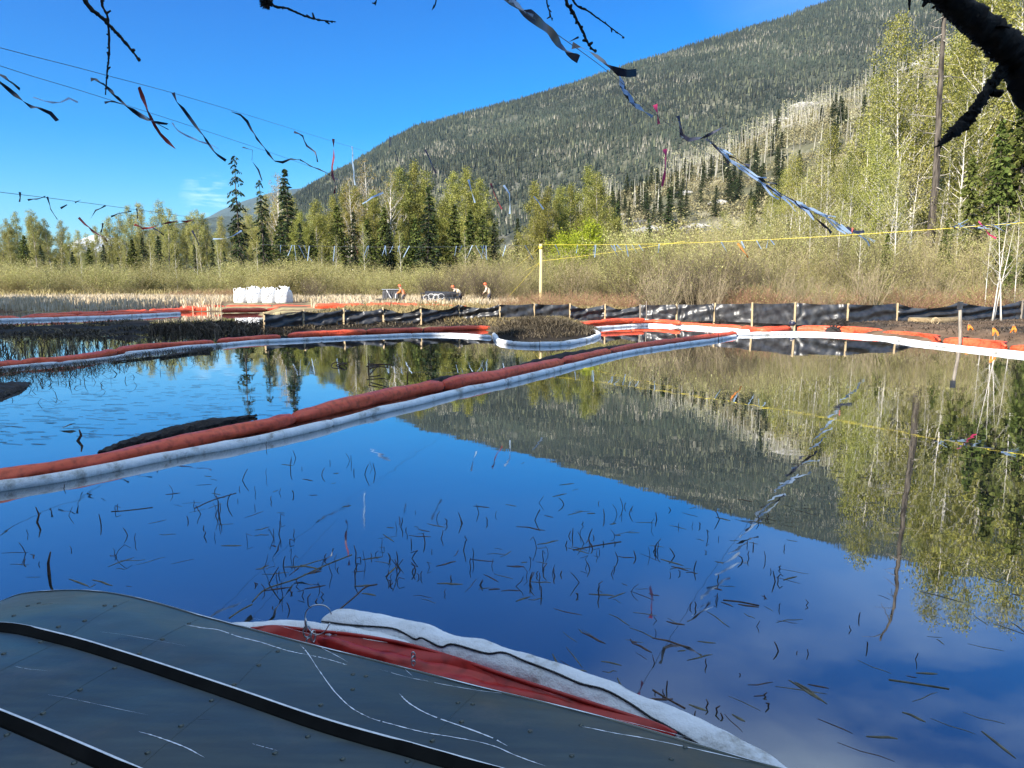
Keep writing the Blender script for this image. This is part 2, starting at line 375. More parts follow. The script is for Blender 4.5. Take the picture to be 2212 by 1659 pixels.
def hull_mat():
    m, t = newmat('hull_paint'); o = N(t, 'ShaderNodeOutputMaterial'); p = N(t, 'ShaderNodeBsdfPrincipled')
    tcn = N(t, 'ShaderNodeTexCoord'); n1 = N(t, 'ShaderNodeTexNoise'); n1.inputs['Scale'].default_value = 1.6; n1.inputs['Detail'].default_value = 7
    n2 = N(t, 'ShaderNodeTexNoise'); n2.inputs['Scale'].default_value = 60; n2.inputs['Detail'].default_value = 4
    n3 = N(t, 'ShaderNodeTexNoise'); n3.inputs['Scale'].default_value = 2.2; n3.inputs['Detail'].default_value = 2
    mpn = N(t, 'ShaderNodeMapping'); mpn.inputs['Rotation'].default_value = (0, 0, .38); mpn.inputs['Scale'].default_value = (1, 9, 9)
    n4 = N(t, 'ShaderNodeTexNoise'); n4.inputs['Scale'].default_value = 3; n4.inputs['Detail'].default_value = 6
    for n in (n1, n2, n3): t.links.new(tcn.outputs['Object'], n.inputs['Vector'])
    t.links.new(tcn.outputs['Object'], mpn.inputs[0]); t.links.new(mpn.outputs[0], n4.inputs['Vector'])
    c = ramp(t, n1.outputs[0], [(.3, (.045, .058, .052)), (.7, (.068, .082, .073))])
    d = ramp(t, n4.outputs[0], [(.45, (1, 1, 1)), (.75, (1.35, 1.35, 1.3))])
    mm = N(t, 'ShaderNodeMix', data_type='RGBA', blend_type='MULTIPLY'); mm.inputs['Factor'].default_value = 1
    t.links.new(c, mm.inputs[6]); t.links.new(d, mm.inputs[7])
    n5 = N(t, 'ShaderNodeTexNoise'); n5.inputs['Scale'].default_value = 2.6; n5.inputs['Detail'].default_value = 9; n5.inputs['Roughness'].default_value = .72; t.links.new(tcn.outputs['Object'], n5.inputs['Vector'])
    m2 = N(t, 'ShaderNodeMix', data_type='RGBA'); t.links.new(ramp(t, n5.outputs[0], [(.54, (0, 0, 0)), (.74, (.75, .75, .75))]), m2.inputs['Factor']); t.links.new(mm.outputs[2], m2.inputs[6]); m2.inputs[7].default_value = (.13, .115, .09, 1); t.links.new(m2.outputs[2], p.inputs['Base Color'])
    rr = N(t, 'ShaderNodeMapRange'); rr.inputs['To Min'].default_value = .22; rr.inputs['To Max'].default_value = .42
    t.links.new(n4.outputs[0], rr.inputs[0]); t.links.new(rr.outputs[0], p.inputs['Roughness'])
    p.inputs['Metallic'].default_value = .30
    b = N(t, 'ShaderNodeBump'); b.inputs['Distance'].default_value = .02; t.links.new(n3.outputs[0], b.inputs['Height'])
    b2 = N(t, 'ShaderNodeBump'); b2.inputs['Distance'].default_value = .0004; t.links.new(n2.outputs[0], b2.inputs['Height']); t.links.new(b.outputs[0], b2.inputs['Normal'])
    t.links.new(b2.outputs[0], p.inputs['Normal']); t.links.new(p.outputs[0], o.inputs[0]); return m
M['hull'] = hull_mat()
M['strake'] = solid('strake_shade_black', (.003, .0035, .0035), (.008, .0085, .008), .75, 9, spec=.12)  # near-black base puts the dark, shaded rib side into the colour
M['scratch'] = solid('bare_aluminium', (.62, .66, .70), (.80, .84, .88), .5, 40, metal=.2)

def water_mat():
    m, t = newmat('water'); o = N(t, 'ShaderNodeOutputMaterial')
    lw = N(t, 'ShaderNodeLayerWeight'); lw.inputs['Blend'].default_value = .5
    tcn = N(t, 'ShaderNodeTexCoord'); n1 = N(t, 'ShaderNodeTexNoise'); n1.inputs['Scale'].default_value = 1.3; n1.inputs['Detail'].default_value = 3
    n2 = N(t, 'ShaderNodeTexNoise'); n2.inputs['Scale'].default_value = .35; n2.inputs['Detail'].default_value = 7
    t.links.new(tcn.outputs['Object'], n1.inputs['Vector']); t.links.new(tcn.outputs['Object'], n2.inputs['Vector'])
    b = N(t, 'ShaderNodeBump'); b.inputs['Distance'].default_value = .0014; t.links.new(n1.outputs[0], b.inputs['Height'])
    g = N(t, 'ShaderNodeBsdfGlossy'); g.inputs['Roughness'].default_value = .012; n3 = N(t, 'ShaderNodeTexNoise'); n3.inputs['Scale'].default_value = .22; n3.inputs['Detail'].default_value = 8; n3.inputs['Roughness'].default_value = .7; n3.inputs['Distortion'].default_value = 1.2; t.links.new(tcn.outputs['Object'], n3.inputs['Vector']); m3 = N(t, 'ShaderNodeMapRange'); m3.inputs['From Min'].default_value = .45; m3.inputs['From Max'].default_value = .75; m3.inputs['To Min'].default_value = .008; m3.inputs['To Max'].default_value = .07; t.links.new(n3.outputs[0], m3.inputs[0]); t.links.new(m3.outputs[0], g.inputs['Roughness']); g.inputs['Color'].default_value = (.97, .98, 1, 1)
    d = N(t, 'ShaderNodeBsdfDiffuse'); t.links.new(ramp(t, n2.outputs[0], [(.35, (.010, .014, .013)), (.5, (.025, .028, .022)), (.7, (.075, .068, .045))]), d.inputs[0])
    t.links.new(b.outputs[0], g.inputs['Normal']); t.links.new(b.outputs[0], lw.inputs['Normal'])
    pw = N(t, 'ShaderNodeMath', operation='POWER'); pw.inputs[1].default_value = 2.2; t.links.new(lw.outputs['Facing'], pw.inputs[0])
    mr = N(t, 'ShaderNodeMapRange'); mr.inputs['To Min'].default_value = .125; mr.inputs['To Max'].default_value = 1.0; t.links.new(pw.outputs[0], mr.inputs[0])
    mxs = N(t, 'ShaderNodeMixShader'); t.links.new(mr.outputs[0], mxs.inputs[0]); t.links.new(d.outputs[0], mxs.inputs[1]); t.links.new(g.outputs[0], mxs.inputs[2])
    t.links.new(mxs.outputs[0], o.inputs[0]); return m
M['water'] = water_mat()

# ------------------------------------------------------------------ ground and water
def gp(L, z=0): return [tuple(G(u, v, z)[:2]) for u, v in L]
SH_R = gp([(566, 714), (640, 716), (760, 712), (900, 709), (1000, 708), (1058, 713), (1072, 727), (1130, 735), (1210, 734), (1272, 725), (1284, 708),
           (1252, 700), (1300, 691), (1395, 691), (1500, 700), (1600, 706), (1715, 710), (1850, 722), (1990, 736), (2212, 748), (2600, 772), (3200, 800)])
P_R = SH_R + [(120, 30), (120, 60)] + gp([(562, 664)]) + gp([(562, 690)])
P_M = gp([(-500, 742), (0, 735), (120, 731), (260, 733), (350, 728), (470, 722), (556, 716), (566, 704), (510, 706), (420, 694), (300, 692), (150, 703), (0, 705), (-500, 715)])
def gz(x, y):
    x = np.asarray(x, float); y = np.asarray(y, float)
    n = fbm(x*.9, y*.9, 4)-.47; n2 = fbm(x*.12+40, y*.12, 3)-.44
    d = sdist(x, y, P_R) + n*1.0
    z = np.clip(d*.22, -.5, .27)
    dm = sdist(x, y, P_M)-.5 + n*6
    z = np.maximum(z, np.clip(dm*.06-.02, -.5, .05))
    shore = 41.0 + n2*3 + np.clip((x+8)*.02, 0, 9)
    shore = np.where(x > -9, 30.0, shore)
    z = np.maximum(z, np.clip((y-shore)*.12, -.5, .27))
    z = np.maximum(z, np.clip((2.35-.33*x - y + np.where(x > 1.2, -(x-1.2)*1.5, 0))*.5, -.5, .10))
    z = np.maximum(z, np.clip((-x-26-y*.55)*.2, -.5, .25))
    m = G(1172, 718); z = z + np.where(z > -.1, .13*(.3+2.6*np.clip(n+.3, 0, .6))*np.exp(-(((x-m[0])/2.1)**2+((y-m[1]-.1)/2.1)**2)), 0)
    z = z + np.where(z > .04, n*.16, n*.05)
    return z
def gcol(x, y, z):
    n = fbm(x*.7+3, y*.7+8, 4); n2 = fbm(x*.15+9, y*.15, 3)
    mud = np.array([.022, .017, .013]); straw = np.array([.26, .215, .115]); grass = np.array([.10, .11, .035]); duff = np.array([.12, .075, .045])
    C = np.ones(x.shape+(3,))*mud
    k = np.clip((n-.38)*6, 0, 1)[..., None]
    far = np.clip((y-29.5)/2, 0, 1)[..., None]
    C = C*(1-far) + (straw*k+duff*(1-k))*far
    g = np.clip((y-60)/20, 0, 1)[..., None]; C = C*(1-g) + (grass*.7+straw*.3)*g
    left = ((y < 30.5) & (x > -3.5) & (x < 3.2) & (y > 24.6))[..., None]*k; C = C*(1-left*.8) + straw*left*.8
    rb = ((x > 8) & (y < 29.5) & (y > 14))[..., None]; C = np.where(rb, mud*1.6*(1-k*.6) + duff*k*.9, C)
    nr = (y < 5)[..., None]; C = np.where(nr, duff*.5, C)
    return C
def axis(a, b, s, far, g=1.35):
    m = list(np.arange(a, b+s, s)); d = s
    while m[-1] < far[1]: d *= g; m.append(m[-1]+d)
    d = s
    while m[0] > far[0]: d *= g; m.insert(0, m[0]-d)
    return np.array(m)
xs = axis(-45, 34, .4, (-8000, 8000)); ys = axis(-2, 60, .4, (-300, 7000))
X, Yg = np.meshgrid(xs, ys); Z = gz(X, Yg)
V = np.stack([X, Yg, Z], -1).reshape(-1, 3); nx, ny = len(xs), len(ys)
i = (np.arange(ny-1)[:, None]*nx+np.arange(nx-1)[None]); F = np.stack([i, i+1, i+1+nx, i+nx], -1).reshape(-1, 4)
o = link('ground', to_mesh('ground', V, F, True, gcol(X, Yg, Z).reshape(-1, 3)), M['ground']); tag(o, kind='structure')
wv = np.array([[-90, -8, 0], [60, -8, 0], [60, 64, 0], [-90, 64, 0]])
o = link('pond_water', to_mesh('pond_water', wv, np.array([[0, 1, 2, 3]])), M['water']); tag(o, kind='structure')
def gzz(x, y): return float(gz(np.array([x]), np.array([y]))[0])

# ------------------------------------------------------------------ mountains
def heightsheet(name, sky_pts, Yb, Yr, mat, pw=.85, amp=25, ns=120., us=None, nt_=70, colf=None, drop=8, seed=0, back=1.25, backdrop=.5):
    us = us if us is not None else np.arange(-900, 3700, 26)
    sp = np.array(sky_pts, float); vs = np.interp(us, sp[:, 0], sp[:, 1]) + drop
    k = np.array([ray(u, v)[0]/ray(u, v)[1] for u, v in zip(us, vs)]); el = np.array([ray(u, v)[2]/ray(u, v)[1] for u, v in zip(us, vs)])
    yr = Yr(us) if callable(Yr) else np.full(us.shape, Yr)
    T = np.linspace(0, back, nt_)
    def surf(ku, t):      # ku index float
        kk = np.interp(ku, np.arange(len(us)), k); ee = np.interp(ku, np.arange(len(us)), el); yy = np.interp(ku, np.arange(len(us)), yr)
        Yd = Yb + (yy-Yb)*t; Xd = kk*Yd; Zr = np.maximum(1.8+ee*yy, -5)
        s = np.where(t <= 1, np.clip(t, 0, 1)**pw, 1-(np.maximum(t, 1)-1)*backdrop)
        n = (fbm(Xd/ns+seed, Yd/ns, 5)-.47)*amp*np.clip(t*6, 0, 1)*np.clip((1-t)*7, .08, 1)
        return np.stack([Xd, Yd, Zr*s + n*np.clip(Zr/80, 0, 1) - 3*(1-np.clip(t*8, 0, 1))], -1)
    KU, TT = np.meshgrid(np.arange(len(us)), T); P = surf(KU, TT)
    nu = len(us); i = (np.arange(nt_-1)[:, None]*nu+np.arange(nu-1)[None]); F = np.stack([i, i+1, i+1+nu, i+nu], -1).reshape(-1, 4)
    Vv = P.reshape(-1, 3)
    o = link(name, to_mesh(name, Vv, F, True, colf(Vv)), mat); tag(o, kind='structure')
    return surf, us, yr
sky_big = [(-900, 640), (300, 640), (400, 612), (460, 580), (520, 530), (570, 478), (620, 428), (650, 405), (700, 375), (760, 345), (840, 295), (900, 265), (1000, 240), (1100, 215), (1200, 187), (1350, 137), (1450, 105), (1560, 70), (1700, 30), (1760, 5), (1960, -60), (2212, -120), (2700, -180), (3700, -60)]
def cbig(V):
    n = fbm(V[:, 0]/90, V[:, 2]/60, 4)[:, None]; k = np.clip((n-.5)*6, 0, 1)
    c = np.array([.045, .048, .032])*(1-k) + np.array([.11, .105, .07])*k
    r = bare(V)[:, None]
    return c*(1-r) + np.array([.22, .205, .17])*(.5+.8*n)*r
def bare(V):
    uu = CU+FP*V[:, 0]/(V[:, 1]*cT+V[:, 2]*sT*0+1e-6); zz = V[:, 2]/np.maximum(V[:, 1], 1)
    d = fbm(V[:, 0]/60+11, V[:, 2]/22, 4)
    lo = np.clip((.17-zz)*9, 0, 1)*np.clip((uu-1000)/200, 0, 1)
    return np.clip((d-.69+.19*lo)*12, 0, 1)
surfB, usB, yrB = heightsheet('mountain', sky_big, 800, lambda u: 1900+0*u, M['slope'], colf=cbig, amp=60, ns=230., drop=9)
def cfar(V):
    n = fbm(V[:, 0]/300, V[:, 2]/200, 4)[:, None]
    return np.array([.04, .05, .04])*(.7+n)
heightsheet('far_mountain', [(-900, 610), (150, 610), (300, 560), (400, 492), (440, 472), (480, 450), (520, 434), (570, 418), (610, 408), (700, 400), (800, 400), (1200, 440), (3700, 500)], 3000, 6500, M['slope'], colf=cfar, amp=120, ns=600., drop=2, nt_=40)
heightsheet('far_hill', [(-900, 560), (-300, 520), (0, 540), (150, 560), (260, 545), (300, 505), (400, 478), (480, 468), (560, 470), (700, 480), (3700, 480)], 900, 2400, M['slope'], colf=cfar, amp=60, ns=300., drop=2, nt_=30, us=np.arange(-900, 800, 26))
def csnow(V):
    n = fbm(V[:, 0]/500, V[:, 2]/200, 4)[:, None]; k = np.clip((n-.36)*8, 0, 1)
    return np.array([.10, .11, .13])*(1-k)+np.array([.8, .8, .82])*k
heightsheet('snowy_mountain', [(-900, 600), (100, 570), (150, 525), (205, 506), (250, 512), (290, 532), (400, 600), (800, 620)], 6000, 9500, M['slope'], colf=csnow, amp=150, ns=700., drop=0, nt_=30, us=np.arange(-900, 800, 20))

def cones(P, H, R, nseg, tiers, colr, jitter=.0, r=rng):
    """many small conifers as one array of geometry"""
    n = len(P); allV = []; allF = []; base = 0; a = np.linspace(0, 2*np.pi, nseg, endpoint=False)
    ph = r.uniform(0, 6.28, n)
    for (z0, z1, rr) in tiers:
        rad = (R*rr)[:, None]*(1+r.uniform(-jitter, jitter, (n, nseg)))
        ring = np.stack([P[:, None, 0]+rad*np.cos(a+ph[:, None]), P[:, None, 1]+rad*np.sin(a+ph[:, None]), P[:, None, 2]+(H*z0)[:, None]+0*rad+r.uniform(-jitter, jitter, (n, nseg))*H[:, None]*.12], -1)
        top = P + np.stack([0*H, 0*H, H*z1], -1)
        V = np.concatenate([ring, top[:, None]], 1).reshape(-1, 3)
        i = np.arange(n)[:, None]*(nseg+1)+base; j = np.arange(nseg)[None]
        F = np.stack([i+j, i+(j+1) % nseg, i+nseg+0*j], -1).reshape(-1, 3)
        allV.append(V); allF.append(F); base += len(V)
    C = np.concatenate([np.repeat(colr, nseg+1, 0)]*len(tiers)) if colr is not None else None
    return np.concatenate(allV), np.concatenate(allF), C
# forest on the mountain
n = 136000
ku = rng.uniform(np.searchsorted(usB, 250), np.searchsorted(usB, 2560), n); tt = rng.uniform(.10, 1.04, n); keep = rng.random(n) < (.35+.65*tt)
ku, tt = ku[keep], tt[keep]; P = surfB(ku, tt); n = len(P)
thin = fbm(P[:, 0]/120, P[:, 2]/45+7, 4); bb = bare(P); keep = ((thin < .60) | (rng.random(n) < .55) | (tt > .93)) & ((rng.random(n) > bb*.85) | (tt > .93)); P = P[keep]; tt = tt[keep]; thin = thin[keep]; n = len(P)
H = rng.uniform(5, 12, n)*(.85+.5*rng.random(n)**3); R = H*rng.uniform(.13, .19, n)
big_ = fbm(P[:, 0]/260+3, P[:, 2]/110, 4)[:, None]; base = np.array([[.034, .043, .028]])*rng.uniform(.6, 1.35, (n, 1))*(.35+big_*1.35)+np.array([[.02, .012, .006]])*rng.random((n, 1))**3; pl = (rng.random(n) < .06+.35*np.clip((thin-.5)*4, 0, 1))[:, None]
colr = np.where(pl, np.array([[.12, .125, .07]])*rng.uniform(.6, 1.3, (n, 1)), base)
V, F, C = cones(P, H, R, 4, [(.05, .75, 1.0), (.42, 1.0, .62)], colr)
o = link('mountain_forest', to_mesh('mountain_forest', V, F, False, C), M['forest']); tag(o, 'dense dark conifer forest covering the big mountain slope', 'forest', kind='stuff')
# bare pale snags among them
n = 26000
ku = rng.uniform(np.searchsorted(usB, 700), np.searchsorted(usB, 2560), n); tt = rng.uniform(.12, .97, n); P = surfB(ku, tt)
d = fbm(P[:, 0]/70+50, P[:, 2]/40, 4); k = (d > .56) | (rng.random(n) < bare(P)*.5); P = P[k]; n = len(P)
H = rng.uniform(7, 13, n); wd = rng.uniform(.4, .9, n)
V = np.stack([P+np.stack([-wd/2, 0*wd, 0*wd+2], -1), P+np.stack([wd/2, 0*wd, 0*wd+2], -1), P+np.stack([wd*.1, 0*wd, H], -1), P+np.stack([0*wd, wd, 0*wd+2], -1)], 1).reshape(-1, 3)
i = np.arange(n)[:, None]*4; F = np.concatenate([i+np.array([[0, 1, 2]]), i+np.array([[1, 3, 2]]), i+np.array([[3, 0, 2]])])
C = np.repeat(np.array([[.42, .38, .30]])*rng.uniform(.5, 1.2, (n, 1)), 4, 0)
o = link('bare_trunks_on_mountain', to_mesh('bare_trunks', V, F, False, C), M['forest']); tag(o, 'pale bare trunks scattered through the mountain forest', 'dead trees', kind='stuff')

# nearer spur with rock, aspens and scattered conifers
sky_sp = [(-900, 640), (880, 640), (960, 615), (1020, 570), (1130, 490), (1200, 452), (1310, 402), (1400, 372), (1480, 340), (1560, 310), (1640, 262), (1700, 228), (1800, 180), (1880, 150), (2000, 90), (2200, 10), (2600, -100), (3700, 0)]
def csp(V):
    n = fbm(V[:, 0]/14, V[:, 2]/9, 5)[:, None]; n2 = fbm(V[:, 0]/40+5, V[:, 2]/20, 4)[:, None]
    k = np.clip((n-.46)*8, 0, 1); k2 = np.clip((n2-.5)*8, 0, 1)
    g = np.array([.075, .072, .04])*(1-k)+np.array([.22, .195, .125])*k
    return g*(1-k2)+np.array([.30, .285, .26])*(.5+k*.7)*k2
usS = np.arange(860, 3000, 14)
surfS, usS, yrS = heightsheet('rocky_spur', sky_sp, 115, lambda u: np.interp(u, [1000, 1300, 1900, 3000], [300, 330, 430, 460]), M['slope'], pw=.95, colf=csp, amp=9, ns=38., drop=30, us=usS, nt_=80)

def haze():
    m, t = newmat('haze_air'); o = N(t, 'ShaderNodeOutputMaterial'); v = N(t, 'ShaderNodeVolumePrincipled'); v.inputs['Density'].default_value = HAZE
    v.inputs['Color'].default_value = (.42, .70, 1, 1); v.inputs['Anisotropy'].default_value = .1; t.links.new(v.outputs[0], o.inputs['Volume'])
    V, F = box((0, 4700, 574), (24000, 11000, 1152)); tag(link('haze', to_mesh('haze', V, F), m), 'thin blue air between the viewer and the mountains', 'haze', kind='stuff')
HAZE = 3.6e-5
haze()
# ------------------------------------------------------------------ tree builders
def decid(name, seed, H, R, nl, nleaf, leaf, base=.3, el=(35, 60), bark='pale_bark', lm='leaf_birch', twigs=4, r0=.011, lean=.02, clump=.07, shape=0.75, stems=1):
    r = np.random.default_rng(seed); g = Geo(); pts = []; wts = []
    for s_ in range(stems):
        ts = np.linspace(0, 1, 12); dr = np.cumsum(r.normal(0, lean*.25, (12, 2)), 0)*H*.35
        ln = r.normal(0, lean*(1+stems), 2)*H
        tr = np.stack([dr[:, 0]+ln[0]*ts, dr[:, 1]+ln[1]*ts, ts*H*(1 if s_ == 0 else r.uniform(.7, 1))], 1)
        tr[:, :2] -= tr[0, :2]
        if stems > 1: tr[:, :2] += r.normal(0, .25, 2)
        rad = H*r0*(1-ts*.93)*(1+.5*np.exp(-ts*25))/(1 if stems == 1 else 1.4)
        g.add(*tube(tr, rad, 6))
        for k in range(nl//stems):
            f = base+(1-base)*((k+r.random())/(nl//stems)); f = min(f, .985)
            p = np.array([np.interp(f, ts, tr[:, c]) for c in range(3)])
            q = (f-base)/(1-base); prof = (np.sin(np.pi*min(1, q*.75+.25)))**shape*(1-q*.45)
            L = R*prof*r.uniform(.7, 1.25)+.02*H; az = r.uniform(0, 6.283); e = math.radians(r.uniform(*el))
            d = np.array([math.cos(az)*math.cos(e), math.sin(az)*math.cos(e), math.sin(e)])
            t4 = np.linspace(0, 1, 5)[:, None]; lp = p + d*L*1.15*t4 + np.array([0, 0, 1])*L*.28*t4**2 + r.normal(0, L*.04, (5, 3))*t4
            rr = np.interp(f, ts, rad)*.5
            g.add(*tube(lp, rr*(1-t4[:, 0]*.85), 4, False)); pts.append(lp); wts.append(L)
            for q_ in range(twigs):
                a = r.uniform(.25, .95); b = np.array([np.interp(a, t4[:, 0], lp[:, c]) for c in range(3)])
                dd = d*.6+r.normal(0, .55, 3)+np.array([0, 0, .25]); dd /= np.linalg.norm(dd); l2 = L*r.uniform(.25, .5)
                tp = np.stack([b, b+dd*l2*.5+r.normal(0, l2*.06, 3), b+dd*l2]); g.add(*tube(tp, [rr*.35, rr*.22, rr*.08], 3, False))
                tp5 = np.stack([np.interp(np.linspace(0, 1, 5), [0, .5, 1], tp[:, c]) for c in range(3)], 1); pts.append(tp5); wts.append(l2*1.4)
    me_t = g.mesh(name+'_trunk', True); me_t.materials.append(M[bark])
    pts = np.array(pts); wts = np.array(wts); idx = r.choice(len(pts), nleaf, p=wts/wts.sum())
    t = r.uniform(.3, 1.08, nleaf)*4; i0 = np.clip(t.astype(int), 0, 3); fr = (t-i0)[:, None]
    P = pts[idx, i0]*(1-fr)+pts[idx, i0+1]*fr + r.normal(0, 1, (nleaf, 3))*R*clump
    V, F = leafquads(P, leaf, r); me_c = to_mesh(name+'_crown', V, F); me_c.materials.append(M[lm])
    return me_t, me_c
def conifer(name, seed, H, R, whorls, per, nq, leaf, droop=.25, base=.08, mat='needle_spruce', bark='grey_bark', pw=.85, gap=.15, topthin=1.0, asp=.4):
    r = np.random.default_rng(seed); g = Geo()
    ts = np.linspace(0, 1, 10); tr = np.stack([np.cumsum(r.normal(0, .004, 10))*H, np.cumsum(r.normal(0, .004, 10))*H, ts*H], 1); tr[:, :2] -= tr[0, :2]
    g.add(*tube(tr, H*.011*(1-ts*.95)+.01, 6)); C = []; A = []
    for k in range(whorls):
        f = base+(1-base)*(k+r.random()*.8)/whorls; f = min(f, .99)
        if r.random() < gap: continue
        for b in range(per):
            L = R*((1-f)**pw)*r.uniform(.55, 1.2)*topthin**(f*3)+.012*H; az = r.uniform(0, 6.283)
            d = np.array([math.cos(az), math.sin(az), 0]); t = np.linspace(0, 1, 4)[:, None]
            p0 = np.array([np.interp(f, ts, tr[:, 0]), np.interp(f, ts, tr[:, 1]), f*H])
            bp = p0 + d*L*t + np.array([0, 0, 1])*(L*.12*t - L*droop*2.2*t**1.6 + L*droop*.9*t**4)
            g.add(*tube(bp, .004*H*(1-f*.6)*(1-t[:, 0]*.8)*.8, 3, False))
            m = max(3, int(nq*L/R)); s = r.uniform(.12, 1.05, m); bb = np.stack([np.interp(s, t[:, 0], bp[:, c]) for c in range(3)], 1)
            side = np.cross(d, [0, 0, 1]); wid = (1.1-s)*L*.32
            bb = bb + side*(r.uniform(-1, 1, m)*wid)[:, None] + np.array([0, 0, -1])*(r.random(m)*leaf*.5)[:, None]
            C.append(bb); A.append(np.tile(d*.7+np.array([0, 0, -droop*1.3]), (m, 1))+side*r.uniform(-.7, .7, m)[:, None])
    C = np.concatenate(C); A = np.concatenate(A) + r.normal(0, .25, C.shape); A /= np.linalg.norm(A, axis=1)[:, None]
    b = rndunit(len(C), r); b -= A*np.sum(A*b, 1)[:, None]; b /= np.linalg.norm(b, axis=1)[:, None]+1e-9
    s = leaf*r.uniform(.6, 1.4, len(C))[:, None]
    V = np.stack([C-A*s/2, C+b*s/2*asp, C+A*s/2, C-b*s/2*asp], 1).reshape(-1, 3)
    mc = to_mesh(name+'_crown', V, np.arange(len(V)).reshape(-1, 4)); mc.materials.append(M[mat])
    mt = g.mesh(name+'_trunk', True); mt.materials.append(M[bark]); return mt, mc
def shrub(name, seed, H, R, ns, nleaf, leaf, stem='stem', lm='leaf_willow', srad=.010, branch=3):
    r = np.random.default_rng(seed); g = Geo(); pts = []
    for k in range(ns):
        az = r.uniform(0, 6.283); tilt = r.uniform(.05, 1)**.7*R; h = H*r.uniform(.55, 1.05)*(1-.25*(tilt/R)**2)
        b = np.array([math.cos(az), math.sin(az), 0])*r.uniform(0, .25*R); t = np.linspace(0, 1, 6)[:, None]
        p = b + np.array([math.cos(az), math.sin(az), 0])*tilt*t**1.2 + np.array([0, 0, 1])*h*t**.9 + r.normal(0, H*.02, (6, 3))*t; p[0, 2] = -.1
        g.add(*tube(p, srad*(1-t[:, 0]*.8), 3, False)); pts.append(p)
        for q in range(branch):
            a = r.uniform(.3, .9); c0 = np.array([np.interp(a, t[:, 0], p[:, c]) for c in range(3)]); dd = np.array([r.normal(0, .5), r.normal(0, .5), .8]); dd /= np.linalg.norm(dd)
            l2 = H*r.uniform(.15, .35); tp = np.linspace(0, 1, 6)[:, None]*dd*l2 + c0 + r.normal(0, l2*.05, (6, 3)); g.add(*tube(tp[::2], [srad*.5, srad*.35, srad*.15], 3, False)); pts.append(tp)
    mt = g.mesh(name+'_stems', True); mt.materials.append(M[stem]); pts = np.array(pts)
    if not nleaf: return mt, None
    idx = r.integers(0, len(pts), nleaf); t = r.uniform(.15, 1, nleaf)*5; i0 = np.clip(t.astype(int), 0, 4); fr = (t-i0)[:, None]
    P = pts[idx, i0]*(1-fr)+pts[idx, i0+1]*fr + r.normal(0, 1, (nleaf, 3))*R*.05
    V, F = leafquads(P, leaf, r); mc = to_mesh(name+'_crown', V, F); mc.materials.append(M[lm]); return mt, mc

PR = {}
for k in range(5): PR['birch%d' % k] = decid('birch', 100+k, 16, 2.2, 34, 8000, .16, base=.28, el=(40, 65), clump=.10)
for k in range(4): PR['cotton%d' % k] = decid('cottonwood', 200+k, 18, 3.0, 46, 17000, .18, base=.16, el=(30, 60), lm='leaf_cotton', clump=.10)
for k in range(2): PR['bud%d' % k] = decid('budding', 230+k, 17, 2.6, 50, 3600, .16, base=.2, el=(35, 65), lm='leaf_bud', bark='birch_bark', clump=.08, twigs=6)
for k in range(5): PR['tall%d' % k] = decid('tallbirch', 300+k, 22, 3.3, 60, 20000, .145, base=.14, el=(25, 60), bark='birch_bark', lm='leaf_cotton', twigs=6, clump=.10, r0=.0075, lean=.03)
for k in range(2): PR['lime%d' % k] = decid('limetree', 340+k, 8, 3.2, 30, 7000, .22, base=.12, el=(20, 55), lm='leaf_lime', clump=.12)
for k in range(3): PR['thinbirch%d' % k] = decid('thinbirch', 360+k, 14, 1.5, 26, 1500, .13, base=.35, el=(35, 60), bark='birch_bark', lm='leaf_birch', clump=.1, r0=.006, stems=1, lean=.018)
PR['stembirch'] = decid('stembirch', 371, 9, 1.3, 24, 500, .10, base=.3, el=(30, 60), bark='birch_bark', lm='leaf_birch', r0=.010, stems=3, lean=.012)
for k in range(4): PR['spruce%d' % k] = conifer('spruce', 400+k, 16, 2.7, 46, 7, 13, .55, droop=.28, pw=.85, gap=.08)
for k in range(2): PR['sparse%d' % k] = conifer('sparsespruce', 420+k, 22, 1.9, 42, 6, 9, .60, droop=.5, pw=.45, gap=.22, base=.12)
for k in range(4): PR['cedar%d' % k] = conifer('cedar', 440+k, 16, 3.0, 54, 8, 15, .55, droop=.22, pw=.75, gap=.04, mat='needle_cedar', base=.03, asp=.55)
for k in range(2): PR['near%d' % k] = conifer('shade', 460+k, 18, 3.6, 40, 8, 20, .8, droop=.25, pw=.6, gap=.05, mat='needle_near', base=.12, asp=.8)
for k in range(5): PR['willow%d' % k] = shrub('willow', 500+k, 4.2, 2.4, 60, 7000, .08)
for k in range(4): PR['nearwillow%d' % k] = shrub('nearwillow', 540+k, 4.2, 2.2, 60+10*(k % 2), 9000, .052, srad=.014, branch=4, stem=('dark_stem' if k % 2 else 'stem'))
for k in range(2): PR['twig%d' % k] = shrub('twig', 580+k, 3.2, 1.7, 30, 900, .04, stem='stem', srad=.012, branch=4)
for k in range(2): PR['bare%d' % k] = shrub('bare', 520+k, 4.2, 2.3, 110, 500, .09, stem='dark_stem', srad=.016, branch=5)
for k in range(2): PR['red%d' % k] = shrub('red', 530+k, 1.5, 1.3, 60, 900, .035, stem='red_stem', srad=.010)

